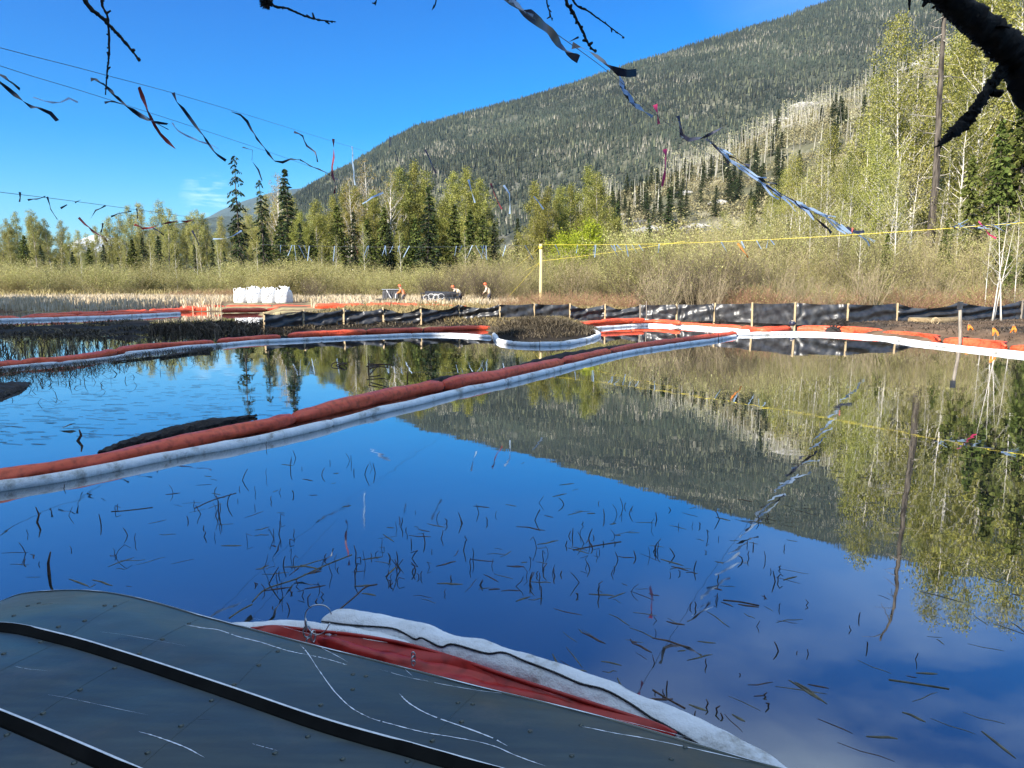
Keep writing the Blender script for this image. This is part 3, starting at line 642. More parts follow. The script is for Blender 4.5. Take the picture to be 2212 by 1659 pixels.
for k in range(3): PR['brush%d' % k] = shrub('brush', 560+k, 6, 2.0, 40, 7000, .06, stem=('dark_stem' if k == 1 else 'stem'), srad=.016, branch=5)
trees = {}   # group -> list of (u, obj, description)
def plant(kind, u, Y, top=None, name='birch_tree', cat_='tree', desc='', group='', sc_=None, zrot=None, crown='crown', trunk='trunk', wide=1.0, z=None):
    mt, mc = PR[kind]; x = XY(u, Y); z0 = gzz(x, Y) if z is None else z
    Hn = mt['H'] if 'H' in mt else None
    if top is not None:
        d = ray(u, top); ztop = CAMZ + d[2]*Y/d[1]; Hm = max(vv.co.z for vv in mt.vertices) if Hn is None else Hn; mt['H'] = Hm; s = max(.15, (ztop-z0)/Hm)
    else: s = sc_
    o = link(name, None, loc=(x, Y, z0-.05)); o.scale = (s*wide, s*wide, s); o.rotation_euler = (0, 0, random.uniform(0, 6.28) if zrot is None else zrot)
    tag(o, None, cat_, group); link(trunk, mt, parent=o)
    if mc: link(crown, mc, parent=o)
    trees.setdefault((group, desc), []).append((u, o)); return o

# -- spur conifers and aspens
for k in range(260):
    u = rng.uniform(1180, 2240); i = float(np.interp(u, usS, np.arange(len(usS)))); t = rng.uniform(.12, 1)**.8
    p = surfS(np.array([i]), np.array([t]))[0]
    if fbm(np.array([p[0]/45+9]), np.array([p[2]/18]), 3)[0] < .40: continue
    kd = 'spruce%d' % rng.integers(4); mt, mc = PR[kd]; s = rng.uniform(.3, .62)*(1.25 if u > 1650 else 1)
    o = link('spruce_tree', None, loc=p-[0, 0, .5]); o.scale = (s*1.3, s*1.3, s); o.rotation_euler = (0, 0, rng.uniform(0, 6))
    tag(o, None, 'tree', 'spruces scattered on the rocky spur'); link('trunk', mt, parent=o); link('crown', mc, parent=o)
    uu = proj(p)[0]; trees.setdefault(('spruces scattered on the rocky spur', 'dark spruce on the rocky spur'), []).append((uu, o))
g = Geo(); pc = []
def aspen(p, H, r, leafy=True):
    w_ = r.uniform(.09, .19); x = r.normal(0, .5); V, F = tube(np.array([p, p+[x*.4, 0, H*.5], p+[x, 0, H]]), [w_, w_*.7, w_*.25], 3, False); g.add(V, F, np.array([.44, .41, .34])*r.uniform(.45, 1.15))
    if leafy: pc.append(p+np.stack([r.normal(0, .9, 16), r.normal(0, .9, 16), r.uniform(.35, 1.05, 16)*H], 1))
for k in range(1300):
    u = rng.uniform(1250, 2100); i = float(np.interp(u, usS, np.arange(len(usS)))); ridge = rng.random() < .5
    t = rng.uniform(.72, 1.02) if ridge else rng.uniform(.1, 1)
    p = surfS(np.array([i]), np.array([t]))[0]
    if ridge and fbm(np.array([p[0]/30+5]), np.array([p[2]/30]), 3)[0] < .42: continue
    if not ridge and fbm(np.array([p[0]/22]), np.array([p[2]/12+30]), 3)[0] < .47: continue
    aspen(p, rng.uniform(5, 12), rng, rng.random() < .75)
V, F = leafquads(np.concatenate(pc), .7, rng); cc = np.repeat(np.array([[.30, .29, .17]])*rng.uniform(.4, 1.2, (len(F), 1)), 4, 0); g.add(V, F, cc)
o = link('aspen_stands', g.mesh('aspen_stands'), M['forest']); tag(o, 'stands of pale bare aspens on the rocky spur', 'aspens', kind='stuff')
# brush over the spur
n = 44000; u = rng.uniform(1000, 2200, n); i = np.interp(u, usS, np.arange(len(usS))); P = surfS(i, rng.uniform(.02, 1, n)); k = fbm(P[:, 0]/16+4, P[:, 2]/9, 4) > .40; P = P[k]
P = np.repeat(P, 5, 0) + rng.normal(0, 1, (len(P)*5, 3))*[1.0, 1.0, .7]+[0, 0, .7]
V, F = leafquads(P, .58, rng); C = np.repeat(np.array([[.17, .155, .075]])*rng.uniform(.3, 1.5, (len(F), 1))+np.array([[.06, .04, .03]])*rng.random((len(F), 1)), 4, 0)
o = link('spur_brush', to_mesh('spur_brush', V, F, False, C), M['forest']); tag(o, 'low brush covering the rocky spur', 'brush', kind='stuff')
# rock outcrops on the spur
def rock(u, v, sx, sz, t0, lab):
    i = float(np.interp(u, usS, np.arange(len(usS)))); best = None
    for t in np.linspace(.05, 1, 60):
        p = surfS(np.array([i]), np.array([t]))[0]; q = proj(p)
        if best is None or abs(q[1]-v) < best[0]: best = (abs(q[1]-v), p)
    p = best[1]; s = p[1]/FP; r = rng
    nu_, nv_ = 18, 9; a = np.linspace(0, 2*np.pi, nu_, endpoint=False); b = np.linspace(.02, np.pi-.02, nv_)
    A, B = np.meshgrid(a, b); rad = .72+.6*fbm(A*2.1+u, B*2.9+v, 4)+.16*(np.round(fbm(A*1.2+u+3, B*4+v, 2)*6)/6)
    Vv = np.stack([np.cos(A)*np.sin(B)*rad*sx*s, np.sin(A)*np.sin(B)*rad*sx*s*.5, np.cos(B)*rad*sz*s], -1).reshape(-1, 3)
    i2 = (np.arange(nv_-1)[:, None]*nu_+np.arange(nu_)[None]); j2 = (np.arange(nv_-1)[:, None]*nu_+((np.arange(nu_)+1) % nu_)[None])
    F = np.stack([i2, j2, j2+nu_, i2+nu_], -1).reshape(-1, 4)
    o = link('rock_outcrop', to_mesh('rock', Vv, F), M['rock'], loc=p); tag(o, lab, 'rock', 'rock outcrops on the spur')
for a in [(1745, 232, 42, 13, 0, 'broad grey rock ledge high on the spur beside the tall birches'), (1690, 256, 26, 9, 0, 'small grey rock just below the high ledge on the spur'), (1420, 500, 48, 12, 0, 'pale rock outcrop low on the spur above the bare bushes'),
          (1510, 492, 34, 10, 0, 'rounded pale rock right of the low outcrop'), (1345, 470, 22, 9, 0, 'small pale rock left of the low outcrop'), (1560, 440, 24, 8, 0, 'grey rock midway up the spur among aspens'), (1480, 420, 20, 7, 0, 'small grey rock midway up the spur')]: rock(*a)

# -- left and middle tree line
prof = [(-400, 470), (0, 500), (30, 478), (60, 452), (100, 457), (150, 478), (200, 482), (250, 466), (300, 452), (350, 440), (400, 466), (450, 440), (500, 462), (560, 445), (600, 400), (660, 445), (720, 440)]
pu, pv = zip(*prof)
gl = 'trees of the distant left tree line'
u = -330
while u < 700:
    t = float(np.interp(u, pu, pv)) + rng.uniform(-10, 26); plant('birch%d' % rng.integers(5), u, rng.uniform(120, 140), t, 'birch_tree', desc='thin pale birch in the distant left tree line', group=gl, wide=1.0); u += rng.uniform(14, 24)
u = -330
while u < 640:
    t = float(np.interp(u, pu, pv)) + rng.uniform(45, 95); plant('spruce%d' % rng.integers(4) if rng.random() < .6 else 'cedar%d' % rng.integers(4), u, rng.uniform(100, 116), t, 'conifer_tree', desc='small dark conifer in front of the left birches', group='young conifers of the left tree line', wide=1.1); u += rng.uniform(24, 44)
u = -300
while u < 640:
    t = float(np.interp(u, pu, pv)) + rng.uniform(25, 70); plant('cotton%d' % rng.integers(4), u, rng.uniform(142, 156), t, 'broadleaf_tree', desc='leafy yellow green tree behind the left birches', group='leafy trees behind the left birches', wide=1.1); u += rng.uniform(16, 28)
gm = 'trees behind the bags and machines'
for kd, uu, tp, Y, dsc, nm in [
    ('sparse0', 527, 333, 100, 'tallest narrow drooping spruce left of the bags', 'spruce_tree'), ('sparse1', 573, 385, 98, 'second narrow drooping spruce beside the tallest spruce', 'spruce_tree'),
    ('spruce0', 632, 362, 95, 'broad dark pointed spruce behind the white bags', 'spruce_tree'), ('bud0', 605, 372, 112, 'bare budding tree between the tall spruces', 'budding_tree'),
    ('bud1', 800, 343, 100, 'brownish budding tree standing highest in the middle wood', 'budding_tree'), ('bud0', 845, 362, 98, 'brownish budding tree right of the highest one', 'budding_tree'), ('bud1', 765, 385, 96, 'thin brownish budding tree above the machines', 'budding_tree')]:
    plant(kd, uu, Y, tp, nm, desc=dsc, group=gm, zrot=1.0)
for uu, tp in [(655, 452), (690, 432), (722, 420), (745, 398), (775, 400), (820, 410), (870, 358), (905, 352), (940, 368), (975, 372), (1005, 366), (1040, 392), (890, 420), (850, 440), (960, 430), (700, 470), (672, 480), (735, 455), (805, 425), (925, 445), (1025, 420), (1062, 440), (868, 470), (780, 470), (1000, 460)]:
    plant('cotton%d' % rng.integers(4), uu, rng.uniform(92, 108), tp+rng.uniform(-6, 6), 'broadleaf_tree', desc='leafy yellow green tree in the middle wood', group=gm, wide=1.0)
for uu, tp in [(735, 440), (768, 455), (800, 470), (845, 480), (900, 468), (940, 462), (985, 440), (1015, 450), (1045, 462), (1068, 480), (680, 500), (872, 500), (655, 480), (925, 400), (830, 445)]:
    plant(('cedar%d' if rng.random() < .7 else 'spruce%d') % rng.integers(4), uu, rng.uniform(84, 92), tp, 'conifer_tree', desc='green conifer in the middle wood', group=gm, wide=1.0)
for uu, tp in [(725, 505), (790, 480), (870, 495), (1010, 500), (560, 520), (480, 515), (430, 500), (385, 520), (330, 515), (180, 530), (695, 520)]:
    plant('thinbirch%d' % rng.integers(3), uu, rng.uniform(74, 82), tp, 'birch_tree', desc='thin white stemmed birch in front of the wood', group='thin birches before the middle wood')
for uu, tp, kd in [(1150, 392, 'cotton0'), (1180, 408, 'cotton1'), (1205, 402, 'cotton2'), (1232, 398, 'cotton3'), (1262, 360, 'cotton0'), (1292, 372, 'cotton1'), (1325, 470, 'cotton2'), (1165, 470, 'cotton3')]:
    plant(kd, uu, rng.uniform(84, 96), tp, 'broadleaf_tree', desc='yellow green cottonwood right of the open gap', group='cottonwoods right of the open gap', wide=1.0)
plant('lime0', 1265, 76, 482, 'lime_green_tree', desc='bright lime green tree above the wooden pole', group='lime green trees'); plant('lime1', 1215, 78, 500, 'lime_green_tree', desc='smaller lime green tree left of the brightest one', group='lime green trees')
for uu, tp, Y in [(1440, 402, 100), (1118, 470, 95), (1150, 520, 90), (1395, 470, 90), (1330, 430, 105), (1690, 470, 58), (1620, 420, 95), (1180, 545, 88)]:
    plant('spruce%d' % rng.integers(4), uu, Y, tp, 'spruce_tree', desc='dark spruce on the flat below the spur', group='spruces below the spur', wide=.9)
# -- right-hand wood
gr = 'tall leafy birches on the right bank'
for uu, tp, Y in [(1570, 455, 80), (1610, 430, 78), (1650, 405, 74), (1700, 360, 70), (1740, 325, 66), (1790, 275, 62), (1830, 215, 58), (1875, 165, 56), (1935, 18, 50), (1985, 60, 56), (2040, -40, 52), (2085, -110, 47), (2130, -60, 54), (2190, -160, 45), (2245, -120, 48), (2310, -150, 46), (1760, 400, 52), (1850, 330, 46), (1910, 260, 44), (2060, 180, 42), (1660, 470, 60)]:
    plant('tall%d' % rng.integers(5), uu, Y, tp, 'birch_tree', desc='tall leafy birch on the right bank', group=gr, wide=.95)
for uu, tp, Y in [(1905, 500, 36), (2130, 250, 40), (2180, 120, 42), (2075, 330, 39), (2235, 300, 36), (2140, 470, 34), (2030, 470, 36), (2210, 430, 33), (2290, 330, 34), (1960, 540, 38), (2250, 60, 44), (2160, 330, 46), (2105, 400, 50), (2195, 260, 48), (1985, 480, 52), (2060, 520, 40), (1880, 540, 48), (2170, 520, 31.5)]:
    plant('cedar%d' % rng.integers(4), uu, Y, tp, 'cedar_tree', desc='dark green cedar on the right bank', group='cedars on the right bank', wide=.75)
for uu, tp, Y in [(1925, 330, 37), (1905, 300, 38), (2060, 420, 37), (1960, 420, 39), (1745, 455, 40), (1800, 440, 41), (2125, 460, 31), (1690, 490, 42), (2190, 440, 31), (1850, 450, 38), (2010, 400, 40), (1720, 380, 50), (1780, 330, 50), (1815, 380, 45), (1890, 200, 49), (2090, 120, 45), (2200, 200, 38), (1640, 440, 60), (1690, 400, 56), (1730, 350, 58), (1765, 310, 60), (1800, 300, 56), (1855, 240, 55), (1905, 120, 54), (1960, 90, 50), (2010, 30, 50), (2150, 40, 47), (1590, 460, 68), (1950, 300, 42), (2030, 240, 42)]:
    plant('thinbirch%d' % rng.integers(3), uu, Y, tp, 'birch_tree', desc='thin pale birch sapling on the right bank', group='birch saplings on the right bank')
plant('stembirch', 2152, 27.6, 440, 'birch_tree', desc='white birch with three slender stems by the right end of the fence', group='birches beside the fence', zrot=.4)
# tall dead trunk
tb = thing('dead_tree', 'tall bare grey trunk with broken side branches on the right bank', 'tree', (XY(2008, 41), 41, .25))
g = Geo(); P = np.array([U(2006, 640, 41), U(2010, 520, 41), (U(2022, 380, 41)), U(2028, 240, 41), U(2038, 60, 41), U(2046, -60, 41), U(2030, -150, 41)])
Pc = cat(P, 12)-np.array(tb.location); Pc[0, 2] = -.3; ts = np.linspace(0, 1, len(Pc)); V, F = tube(Pc, .25*(1-ts*.84), 14); V += rng.normal(0, .012, V.shape)*[1, 1, .2]; g.add(V, F); part('trunk', g.mesh('dead_trunk', True), M['grey_bark'], tb)
for k in range(44):
    f = rng.uniform(.12, .98); j = int(f*(len(Pc)-1)); p = Pc[j]; az = rng.uniform(0, 6.28); L = rng.uniform(.6, 1.9); d = np.array([math.cos(az), math.sin(az)*.7, rng.uniform(-.35, .25)])
    part('branch', Geo().add(*tube(np.array([p, p+d*L*.5+[0, 0, -.05], p+d*L+[0, 0, rng.uniform(-.3, .2)]]), [.035, .022, .008], 4)).mesh('dead_branch'), M['pale_bark'], tb)
# -- shrubs
gs = 'willow shrubs along the far side'
for row, (Ya, Yb_, ua, ub, ta, tb_, st) in enumerate([(66, 76, -250, 900, 555, 590, 26), (58, 64, 560, 1400, 552, 592, 24), (46, 54, 1040, 1960, 520, 575, 26), (36, 42, 1560, 2350, 500, 590, 30), (31.5, 34.5, 1600, 2330, 590, 625, 34), (78, 84, -250, 700, 545, 580, 30), (42, 47, 1500, 1950, 470, 530, 34), (90, 110, 1080, 1560, 470, 530, 24), (62, 74, 1350, 1700, 440, 520, 30)]):
    u = ua
    while u < ub:
        plant('willow%d' % rng.integers(5) if Ya > 55 else 'nearwillow%d' % rng.integers(4), u, rng.uniform(Ya, Yb_), rng.uniform(ta, tb_), 'willow_shrub', 'shrub', ['pale willow shrub behind the cattail marsh', 'pale willow shrub behind the machines', 'yellow green willow shrub behind the black fence', 'willow shrub under the tall right birches', 'low willow shrub close behind the right fence', 'willow shrub at the foot of the left tree line', 'tall willow shrub left of the dead trunk', 'shrub below the rocky spur', 'tall shrub in front of the spur'][row], gs, crown='leaves', trunk='stems', wide=1.15); u += rng.uniform(.6, 1.4)*st
for uu, tp, Y, dsc in [(1540, 495, 33, 'large dark bare bush behind the fence right of centre'), (1475, 525, 32, 'dark bare bush left of the largest bare bush'), (1420, 585, 31.5, 'low dark bare bush left of the bare pair'), (1600, 560, 33, 'dark bare bush right of the largest bare bush'),
                   (1045, 545, 47, 'bare leaning bush beside the machines'), (985, 560, 50, 'bare bush behind the black rolls'), (930, 575, 55, 'bare bush behind the machines'), (1960, 600, 33, 'dark bare bush below the dead trunk'), (680, 585, 56, 'bare bush right of the white bags')]:
    plant('bare%d' % rng.integers(2), uu, Y, tp, 'bare_shrub', 'shrub', dsc, 'bare bushes', crown='leaves', trunk='stems', wide=1.15)
for k in range(90):
    u = rng.uniform(1330, 2260); Yk = rng.uniform(33, 50); plant('brush%d' % rng.integers(3), u, Yk, rng.uniform(440, 540)+(30 if u < 1500 else 0), 'tall_brush', 'shrub', 'tall thin twiggy brush behind the right half of the fence', 'tall brush behind the fence', crown='leaves', trunk='stems', wide=1.15)
for k in range(24):
    u = rng.uniform(1400, 2240); plant('twig%d' % rng.integers(2), u, rng.uniform(30.2, 33.5), rng.uniform(520, 600), 'pale_brush', 'shrub', 'pale leafless stems just behind the right half of the fence', 'pale leafless brush behind the fence', crown='buds', trunk='stems')
for k in range(30):
    u = rng.uniform(1420, 2260); plant('red%d' % rng.integers(2), u, rng.uniform(30.3, 33), rng.uniform(596, 640), 'red_twig_shrub', 'shrub', 'low reddish twiggy shrub close behind the right fence', 'reddish twig shrubs behind the fence', crown='buds', trunk='stems', wide=1.3)
for k in range(26):
    u = rng.uniform(350, 640); plant('red%d' % rng.integers(2), u, rng.uniform(58, 64), rng.uniform(618, 632), 'red_twig_shrub', 'shrub', 'low reddish twiggy shrub behind the cattails', 'reddish twig shrubs behind the cattails', crown='buds', trunk='stems', wide=1.6)
for k in range(24):
    u = rng.uniform(1060, 1420); plant('red%d' % rng.integers(2), u, rng.uniform(36, 42), rng.uniform(612, 640), 'red_twig_shrub', 'shrub', 'low reddish twiggy shrub round the wooden pole', 'reddish twig shrubs round the pole', crown='buds', trunk='stems', wide=1.4)

# -- shading trees behind and beside the viewpoint (outside the picture)
gb = 'conifers behind the viewpoint'
shade = []
for row, (dd, hh) in enumerate(((13.5, 1.16), (18.5, 1.36))):
    t_ = -62.0
    while t_ < 13: shade.append((-.66*dd+.75*t_+random.uniform(-.8, .8), -.75*dd-.66*t_+random.uniform(-.8, .8), hh*random.uniform(.86, 1.1))); t_ += 3.1
for k, (x, y, s) in enumerate(shade):
    mt, mc = PR['near%d' % (k % 2)]; o = link('conifer_tree', None, loc=(x, y, .1)); o.scale = (s, s, s); o.rotation_euler = (0, 0, k*1.7)
    tag(o, ordw(k)+' large dark conifer behind the viewpoint', 'tree', gb); link('trunk', mt, parent=o); link('crown', mc, parent=o)
for (gname, desc), L in trees.items():
    L.sort(key=lambda t: t[0])
    for i, (u, o) in enumerate(L): o['label'] = desc if len(L) == 1 else '%s %s, from the left' % (ordw(i), desc)

# ------------------------------------------------------------------ reeds and grass (uncountable)
def blades(name, P, H, wd, lean, mat, label, cat_, bend=.3):
    n = len(P); az = rng.uniform(0, 6.283, n); s = np.stack([np.cos(az), np.sin(az), 0*az], -1); f = rng.uniform(0, 6.283, n)
    L = np.stack([np.cos(f), np.sin(f), 0*f], -1)*(rng.random(n)**1.2*lean)[:, None]
    h = (H*rng.uniform(.55, 1.2, n))[:, None]; w_ = wd*rng.uniform(.6, 1.3, n)[:, None]
    mid = P+L*h*.45+np.array([0, 0, 1])*h*.55; top = P+L*h*(1+bend)+np.array([0, 0, 1])*h*np.maximum(.15, 1-rng.random(n)[:, None]*bend)
    V = np.stack([P-s*w_/2, P+s*w_/2, mid+s*w_*.45, mid-s*w_*.45, top+s*w_*.1, top-s*w_*.1], 1).reshape(-1, 3); i = np.arange(n)[:, None]*6
    F = np.concatenate([i+np.array([[0, 1, 2, 3]]), i+np.array([[3, 2, 4, 5]])])
    o = link(name, to_mesh(name, V, F), M[mat]); tag(o, label, cat_, kind='stuff'); return o
def scatter(n, x0, x1, y0, y1, zmin=.0, pred=None):
    x = rng.uniform(x0, x1, n); y = rng.uniform(y0, y1, n); z = gz(x, y); k = z > zmin
    if pred is not None: k &= pred(x, y)
    return np.stack([x[k], y[k], z[k]-.02], -1)
fr = lambda a, b: (lambda x, y: (CU+FP*x/(y*cT+.2) > a) & (CU+FP*x/(y*cT+.2) < b))
patch = lambda x, y: (fbm(x*.16, y*.35+3, 3) > .40)
P = scatter(56000, -58, 2, 40, 62, .02, lambda x, y: fr(-120, 1120)(x, y) & ~(fr(478, 672)(x, y) & (y < 51.5)) & (patch(x, y) | (rng.random(len(x)) < .25)))
blades('cattails', P, .52, .06, .30, 'blade', 'pale dry cattails covering the marsh beyond the red boom', 'cattails')
P = scatter(42000, -9, 34, 29.5, 46, .05, fr(600, 2330)); blades('dry_grass', P, .34, .05, .8, 'blade_dry', 'dry straw coloured grass behind the black fence', 'grass')
P = scatter(30000, -60, 40, 62, 100, .05, fr(-300, 2330)); blades('marsh_grass', P, .8, .12, .5, 'blade_dry', 'dry grass under the distant shrubs', 'grass')
P = scatter(9000, -4, 4, 24.4, 29.5, .08, fr(960, 1300)); blades('short_grass', P, .13, .03, .8, 'blade_dry', 'short straw grass in front of the fence middle', 'grass')
P = scatter(22000, -40, -5.5, 19.5, 32, -.2, lambda x, y: (sdist(x, y, P_M) > -1.4) & (fbm(x*.45, y*.7, 3) > .40)); P[:, 2] = np.maximum(P[:, 2], -.03)
blades('dead_reed_mat', P, .20, .035, 2.6, 'dead_reed', 'matted dark dead reeds on the mud at left', 'dead reeds', .9)
P = scatter(1000, -12.5, -8.5, 23.5, 27.5, -.2); P[:, 2] = np.maximum(P[:, 2], -.03); blades('reed_tussock', P, .5, .04, 1.1, 'dead_reed', 'taller dead reed clump left of the black fence', 'dead reeds', .8)
P = scatter(9000, -11, -1, 21.5, 28, .02, lambda x, y: sdist(x, y, P_R) > 0); blades('trampled_grass', P, .2, .03, 1.6, 'dead_reed', 'trampled dark grass on the mud before the fence', 'dead grass', .8)
mc_ = G(1172, 718); q = 12000; P = np.stack([rng.normal(mc_[0], 1.7, q), rng.normal(mc_[1]-.5, 1.6, q), np.zeros(q)], -1); P[:, 2] = gz(P[:, 0], P[:, 1]); P = P[P[:, 2] > .03]
blades('mound_litter', P, .18, .02, 1.6, 'dead_reed', 'dark twigs and litter covering the mud mound', 'litter', .8)
P = scatter(9000, 7, 24, 15, 28.5, .05, lambda x, y: sdist(x, y, P_R) > .2); blades('bank_litter', P, .12, .025, 2.2, 'dead_reed', 'twigs and dead leaves on the muddy right bank', 'litter', .9)
# reeds standing in the water behind the left boom, and fine weed on the left pond
q = 900; uu = rng.uniform(-60, 430, q); vv = rng.uniform(738, 784, q); k = vv < np.interp(uu, [0, 460], [788, 742])-3; P = np.array([G(a, b) for a, b in zip(uu[k], vv[k])]); P[:, 2] = -.02
blades('flooded_reeds', P, .36, .018, .8, 'dead_reed', 'dark flooded reeds standing behind the left boom', 'reeds', .4)
q = 1500; uu = rng.uniform(-20, 480, q); off = rng.exponential(11, q); vv = np.interp(uu, [0, 150, 300, 460], [800, 792, 766, 748])+off; P = np.array([G(a, b) for a, b in zip(uu, vv)]); P[:, 2] = -.01
blades('boom_weed', P, .15, .012, 2.6, 'dead_reed', 'dark weed drifted against the front of the left boom', 'weed', .95)
q = 420; uu = rng.uniform(-10, 640, q); vv = rng.uniform(800, 960, q); k = vv < 985-uu*.14; P = np.array([G(a, b, .004) for a, b in zip(uu[k], vv[k])])
az = rng.uniform(-.35, .35, len(P)); L = rng.uniform(.05, .28, len(P)); d = np.stack([np.cos(az)*L, np.sin(az)*L, 0*L], -1); s = np.array([[0, .006, 0]])
V = np.stack([P-d/2-s, P+d/2-s, P+d/2+s, P-d/2+s], 1).reshape(-1, 3)
o = link('floating_reed_bits', to_mesh('floating_reed_bits', V, np.arange(len(V)).reshape(-1, 4)), M['reed']); tag(o, 'scattered dark reed bits floating on the left pond', 'reed bits', kind='stuff')

# ------------------------------------------------------------------ booms
def nrad(s, seed, f=1.0): return fbm(s*f+seed, 0*s+seed*1.7, 3)-.45
def boom_path(L, z): return cat(np.array([G(u, v, z) for u, v in L]), 10)
def orange_boom(name, label, L, r=.15, z=.04, prof=None, seglen=3.0, group=None, sq=.92, seed=1, wr=.15, cat_='boom'):
    """a run of float chambers, each its own part, pinched where they join"""
    P, s = resample(boom_path(L, z), .07); base = P[0].copy(); base[2] = 0
    o = thing(name, label, cat_, base, group); nseg = max(1, int(round(s[-1]/seglen))); cuts = np.linspace(0, s[-1], nseg+1); rr = np.random.default_rng(seed)
    cuts[1:-1] += rr.uniform(-.3, .3, nseg-1)*seglen*.5
    for k in range(nseg):
        m = (s >= cuts[k]-.04) & (s <= cuts[k+1]+.04); Q = P[m]-base; ss = s[m]
        if len(Q) < 4: continue
        e = np.minimum(ss-ss[0], ss[-1]-ss); rad = r*(1 if prof is None else np.interp(ss/s[-1], np.linspace(0, 1, len(prof)), prof))*(.52+.48*np.clip(e/.28, 0, 1)**.6)*(1+wr*2*nrad(ss, seed, 1.3)); rad[0] *= .6; rad[-1] *= .6
        Q = Q + np.stack([0*ss, 0*ss, rad*.35*sq], -1); Q[:, 0] += .04*nrad(ss, seed+5, .5); V, F = tube(Q, rad, 20, True, sq, up=(0, 0, 1))
        # folds near the ends
        a = np.tile(np.arange(20), len(Q)); ee = np.repeat(e, 20); V = V + (np.sin(a*2.2+ee*9)*np.exp(-ee/.35)*.012)[:, None]*np.array([0, .6, 1])
        aa = np.tile(np.linspace(0, 6.283, 20, endpoint=False), len(Q)); s3 = np.repeat(ss, 20); C_0 = np.repeat(Q, 20, 0); nn0 = V-C_0; nn0 /= np.linalg.norm(nn0, axis=1)[:, None]+1e-9
        V = V+nn0*((fbm(s3*2.6+seed*3, np.sin(aa)*1.7+seed, 4)-.46)*.05*r/.1+.006*np.abs(np.sin(aa*2+s3*1.7)))[:, None]
        part('float_chamber', to_mesh('float_chamber', V, F, True), M['orange'], o)
        if k and r < .145: part('joint_band', to_mesh('joint_band', *tube(np.array([Q[0]-(Q[3]-Q[0])*.4, Q[0]+(Q[2]-Q[0])*.5]), r*.50, 10, True, sq, up=(0, 0, 1)), True), M['cord'], o)
    return o
def sock_boom(name, label, L, r=.08, z=.02, seglen=3.2, group=None, seed=3, wr=.22, ends=True, parts=True, mat='sock'):
    P, s = resample(boom_path(L, z), .05); base = P[0].copy(); base[2] = 0
    o = thing(name, label, 'absorbent boom', base, group); nseg = max(1, int(round(s[-1]/seglen))); cuts = np.linspace(0, s[-1], nseg+1)
    for k in range(nseg):
        m = (s >= cuts[k]-.06) & (s <= cuts[k+1]+.06); Q = P[m]-base; ss = s[m]
        if len(Q) < 4: continue
        e = np.minimum(ss-ss[0], ss[-1]-ss); rad = r*(1+wr*2*nrad(ss, seed, 2.2)+.10*np.sin(ss*9+seed)*nrad(ss, seed+9, 1)); rad *= np.clip(.55+e/.16, 0, 1)**.7; rad[0] *= .35; rad[-1] *= .35
        Q = Q+np.stack([.05*nrad(ss, seed+2, .8), .05*nrad(ss, seed+4, .8), .02*nrad(ss, seed+7, 1.2)+rad*.3], -1)
        part('sock', to_mesh('sock', *tube(Q, rad, 14, True, 1.0, up=(0, 0, 1)), True), M[mat], o)
    return o
orange_boom('containment_boom', 'long dull orange containment boom crossing the middle of the pond', [(-260, 1086), (-60, 1052), (60, 1028), (200, 1006), (300, 984), (400, 960), (500, 938), (560, 926), (640, 906), (760, 877), (880, 851), (1000, 830), (1080, 815), (1200, 789), (1300, 765), (1400, 747), (1500, 734), (1590, 723)], r=.108, seed=4, seglen=3.4, prof=[.78, .82, .95, 1.12, 1.15, .95, .82, .9, .9, .9])
sock_boom('absorbent_boom', 'white absorbent boom lying along the front of the long middle boom', [(-260, 1098), (-60, 1064), (100, 1040), (200, 1021), (300, 1001), (420, 978), (560, 953), (700, 921), (820, 890), (900, 872), (1000, 846), (1090, 827), (1200, 800), (1340, 766), (1450, 748), (1540, 736), (1590, 727)], r=.055, seed=8, seglen=4.2)
orange_boom('containment_boom', 'faded red boom crossing in front of the dead reeds at left', [(-300, 830), (-60, 800), (60, 786), (150, 780), (300, 754), (400, 747), (462, 742)], r=.095, seed=6, group='booms on the left pond', seglen=3.4)
orange_boom('containment_boom', 'red boom before the left end of the black fence', [(470, 741), (540, 735), (605, 730)], r=.10, seed=7, group='booms on the left pond')
orange_boom('containment_boom', 'red boom in front of the muddy fence bank, ending at the mud mound', [(622, 727), (700, 722), (800, 718), (900, 715), (1000, 711), (1060, 710)], r=.10, seed=9, group='booms on the left pond')
sock_boom('absorbent_boom', 'thin grey white absorbent boom along the leftmost red boom', [(-200, 822), (0, 797), (120, 786), (220, 777), (290, 765)], r=.04, seed=10, mat='sock')
sock_boom('absorbent_boom', 'thin white absorbent boom from the floating plank to the mud mound', [(270, 766), (340, 759), (400, 752), (470, 747), (540, 740), (620, 736), (720, 731), (820, 727), (900, 724), (980, 724), (1062, 729)], r=.055, seed=12)
sock_boom('absorbent_boom', 'white absorbent boom curving round the front of the mud mound', [(1068, 724), (1076, 737), (1100, 743), (1140, 746), (1210, 745), (1250, 739), (1282, 731), (1293, 723), (1280, 716)], r=.078, seed=14)
orange_boom('containment_boom', 'orange red boom along the shore between mound and boom junction', [(1240, 703), (1300, 699), (1370, 697), (1450, 700)], r=.10, seed=15, group='booms on the far right shore')
orange_boom('containment_boom', 'orange red boom reaching the junction from the left', [(1450, 702), (1530, 706), (1600, 710), (1650, 716), (1708, 712)], r=.10, seed=16, group='booms on the far right shore')
sock_boom('absorbent_boom', 'white absorbent boom along the far shore behind the boom junction', [(1268, 712), (1340, 706), (1400, 703), (1470, 706), (1540, 711), (1620, 717)], r=.065, seed=17)
o = orange_boom('folded_boom', 'bright orange folded boom heaped in front of the fence', [(1298, 695), (1340, 693), (1392, 692)], r=.11, z=.24, seed=18, sq=.7, wr=.3); 
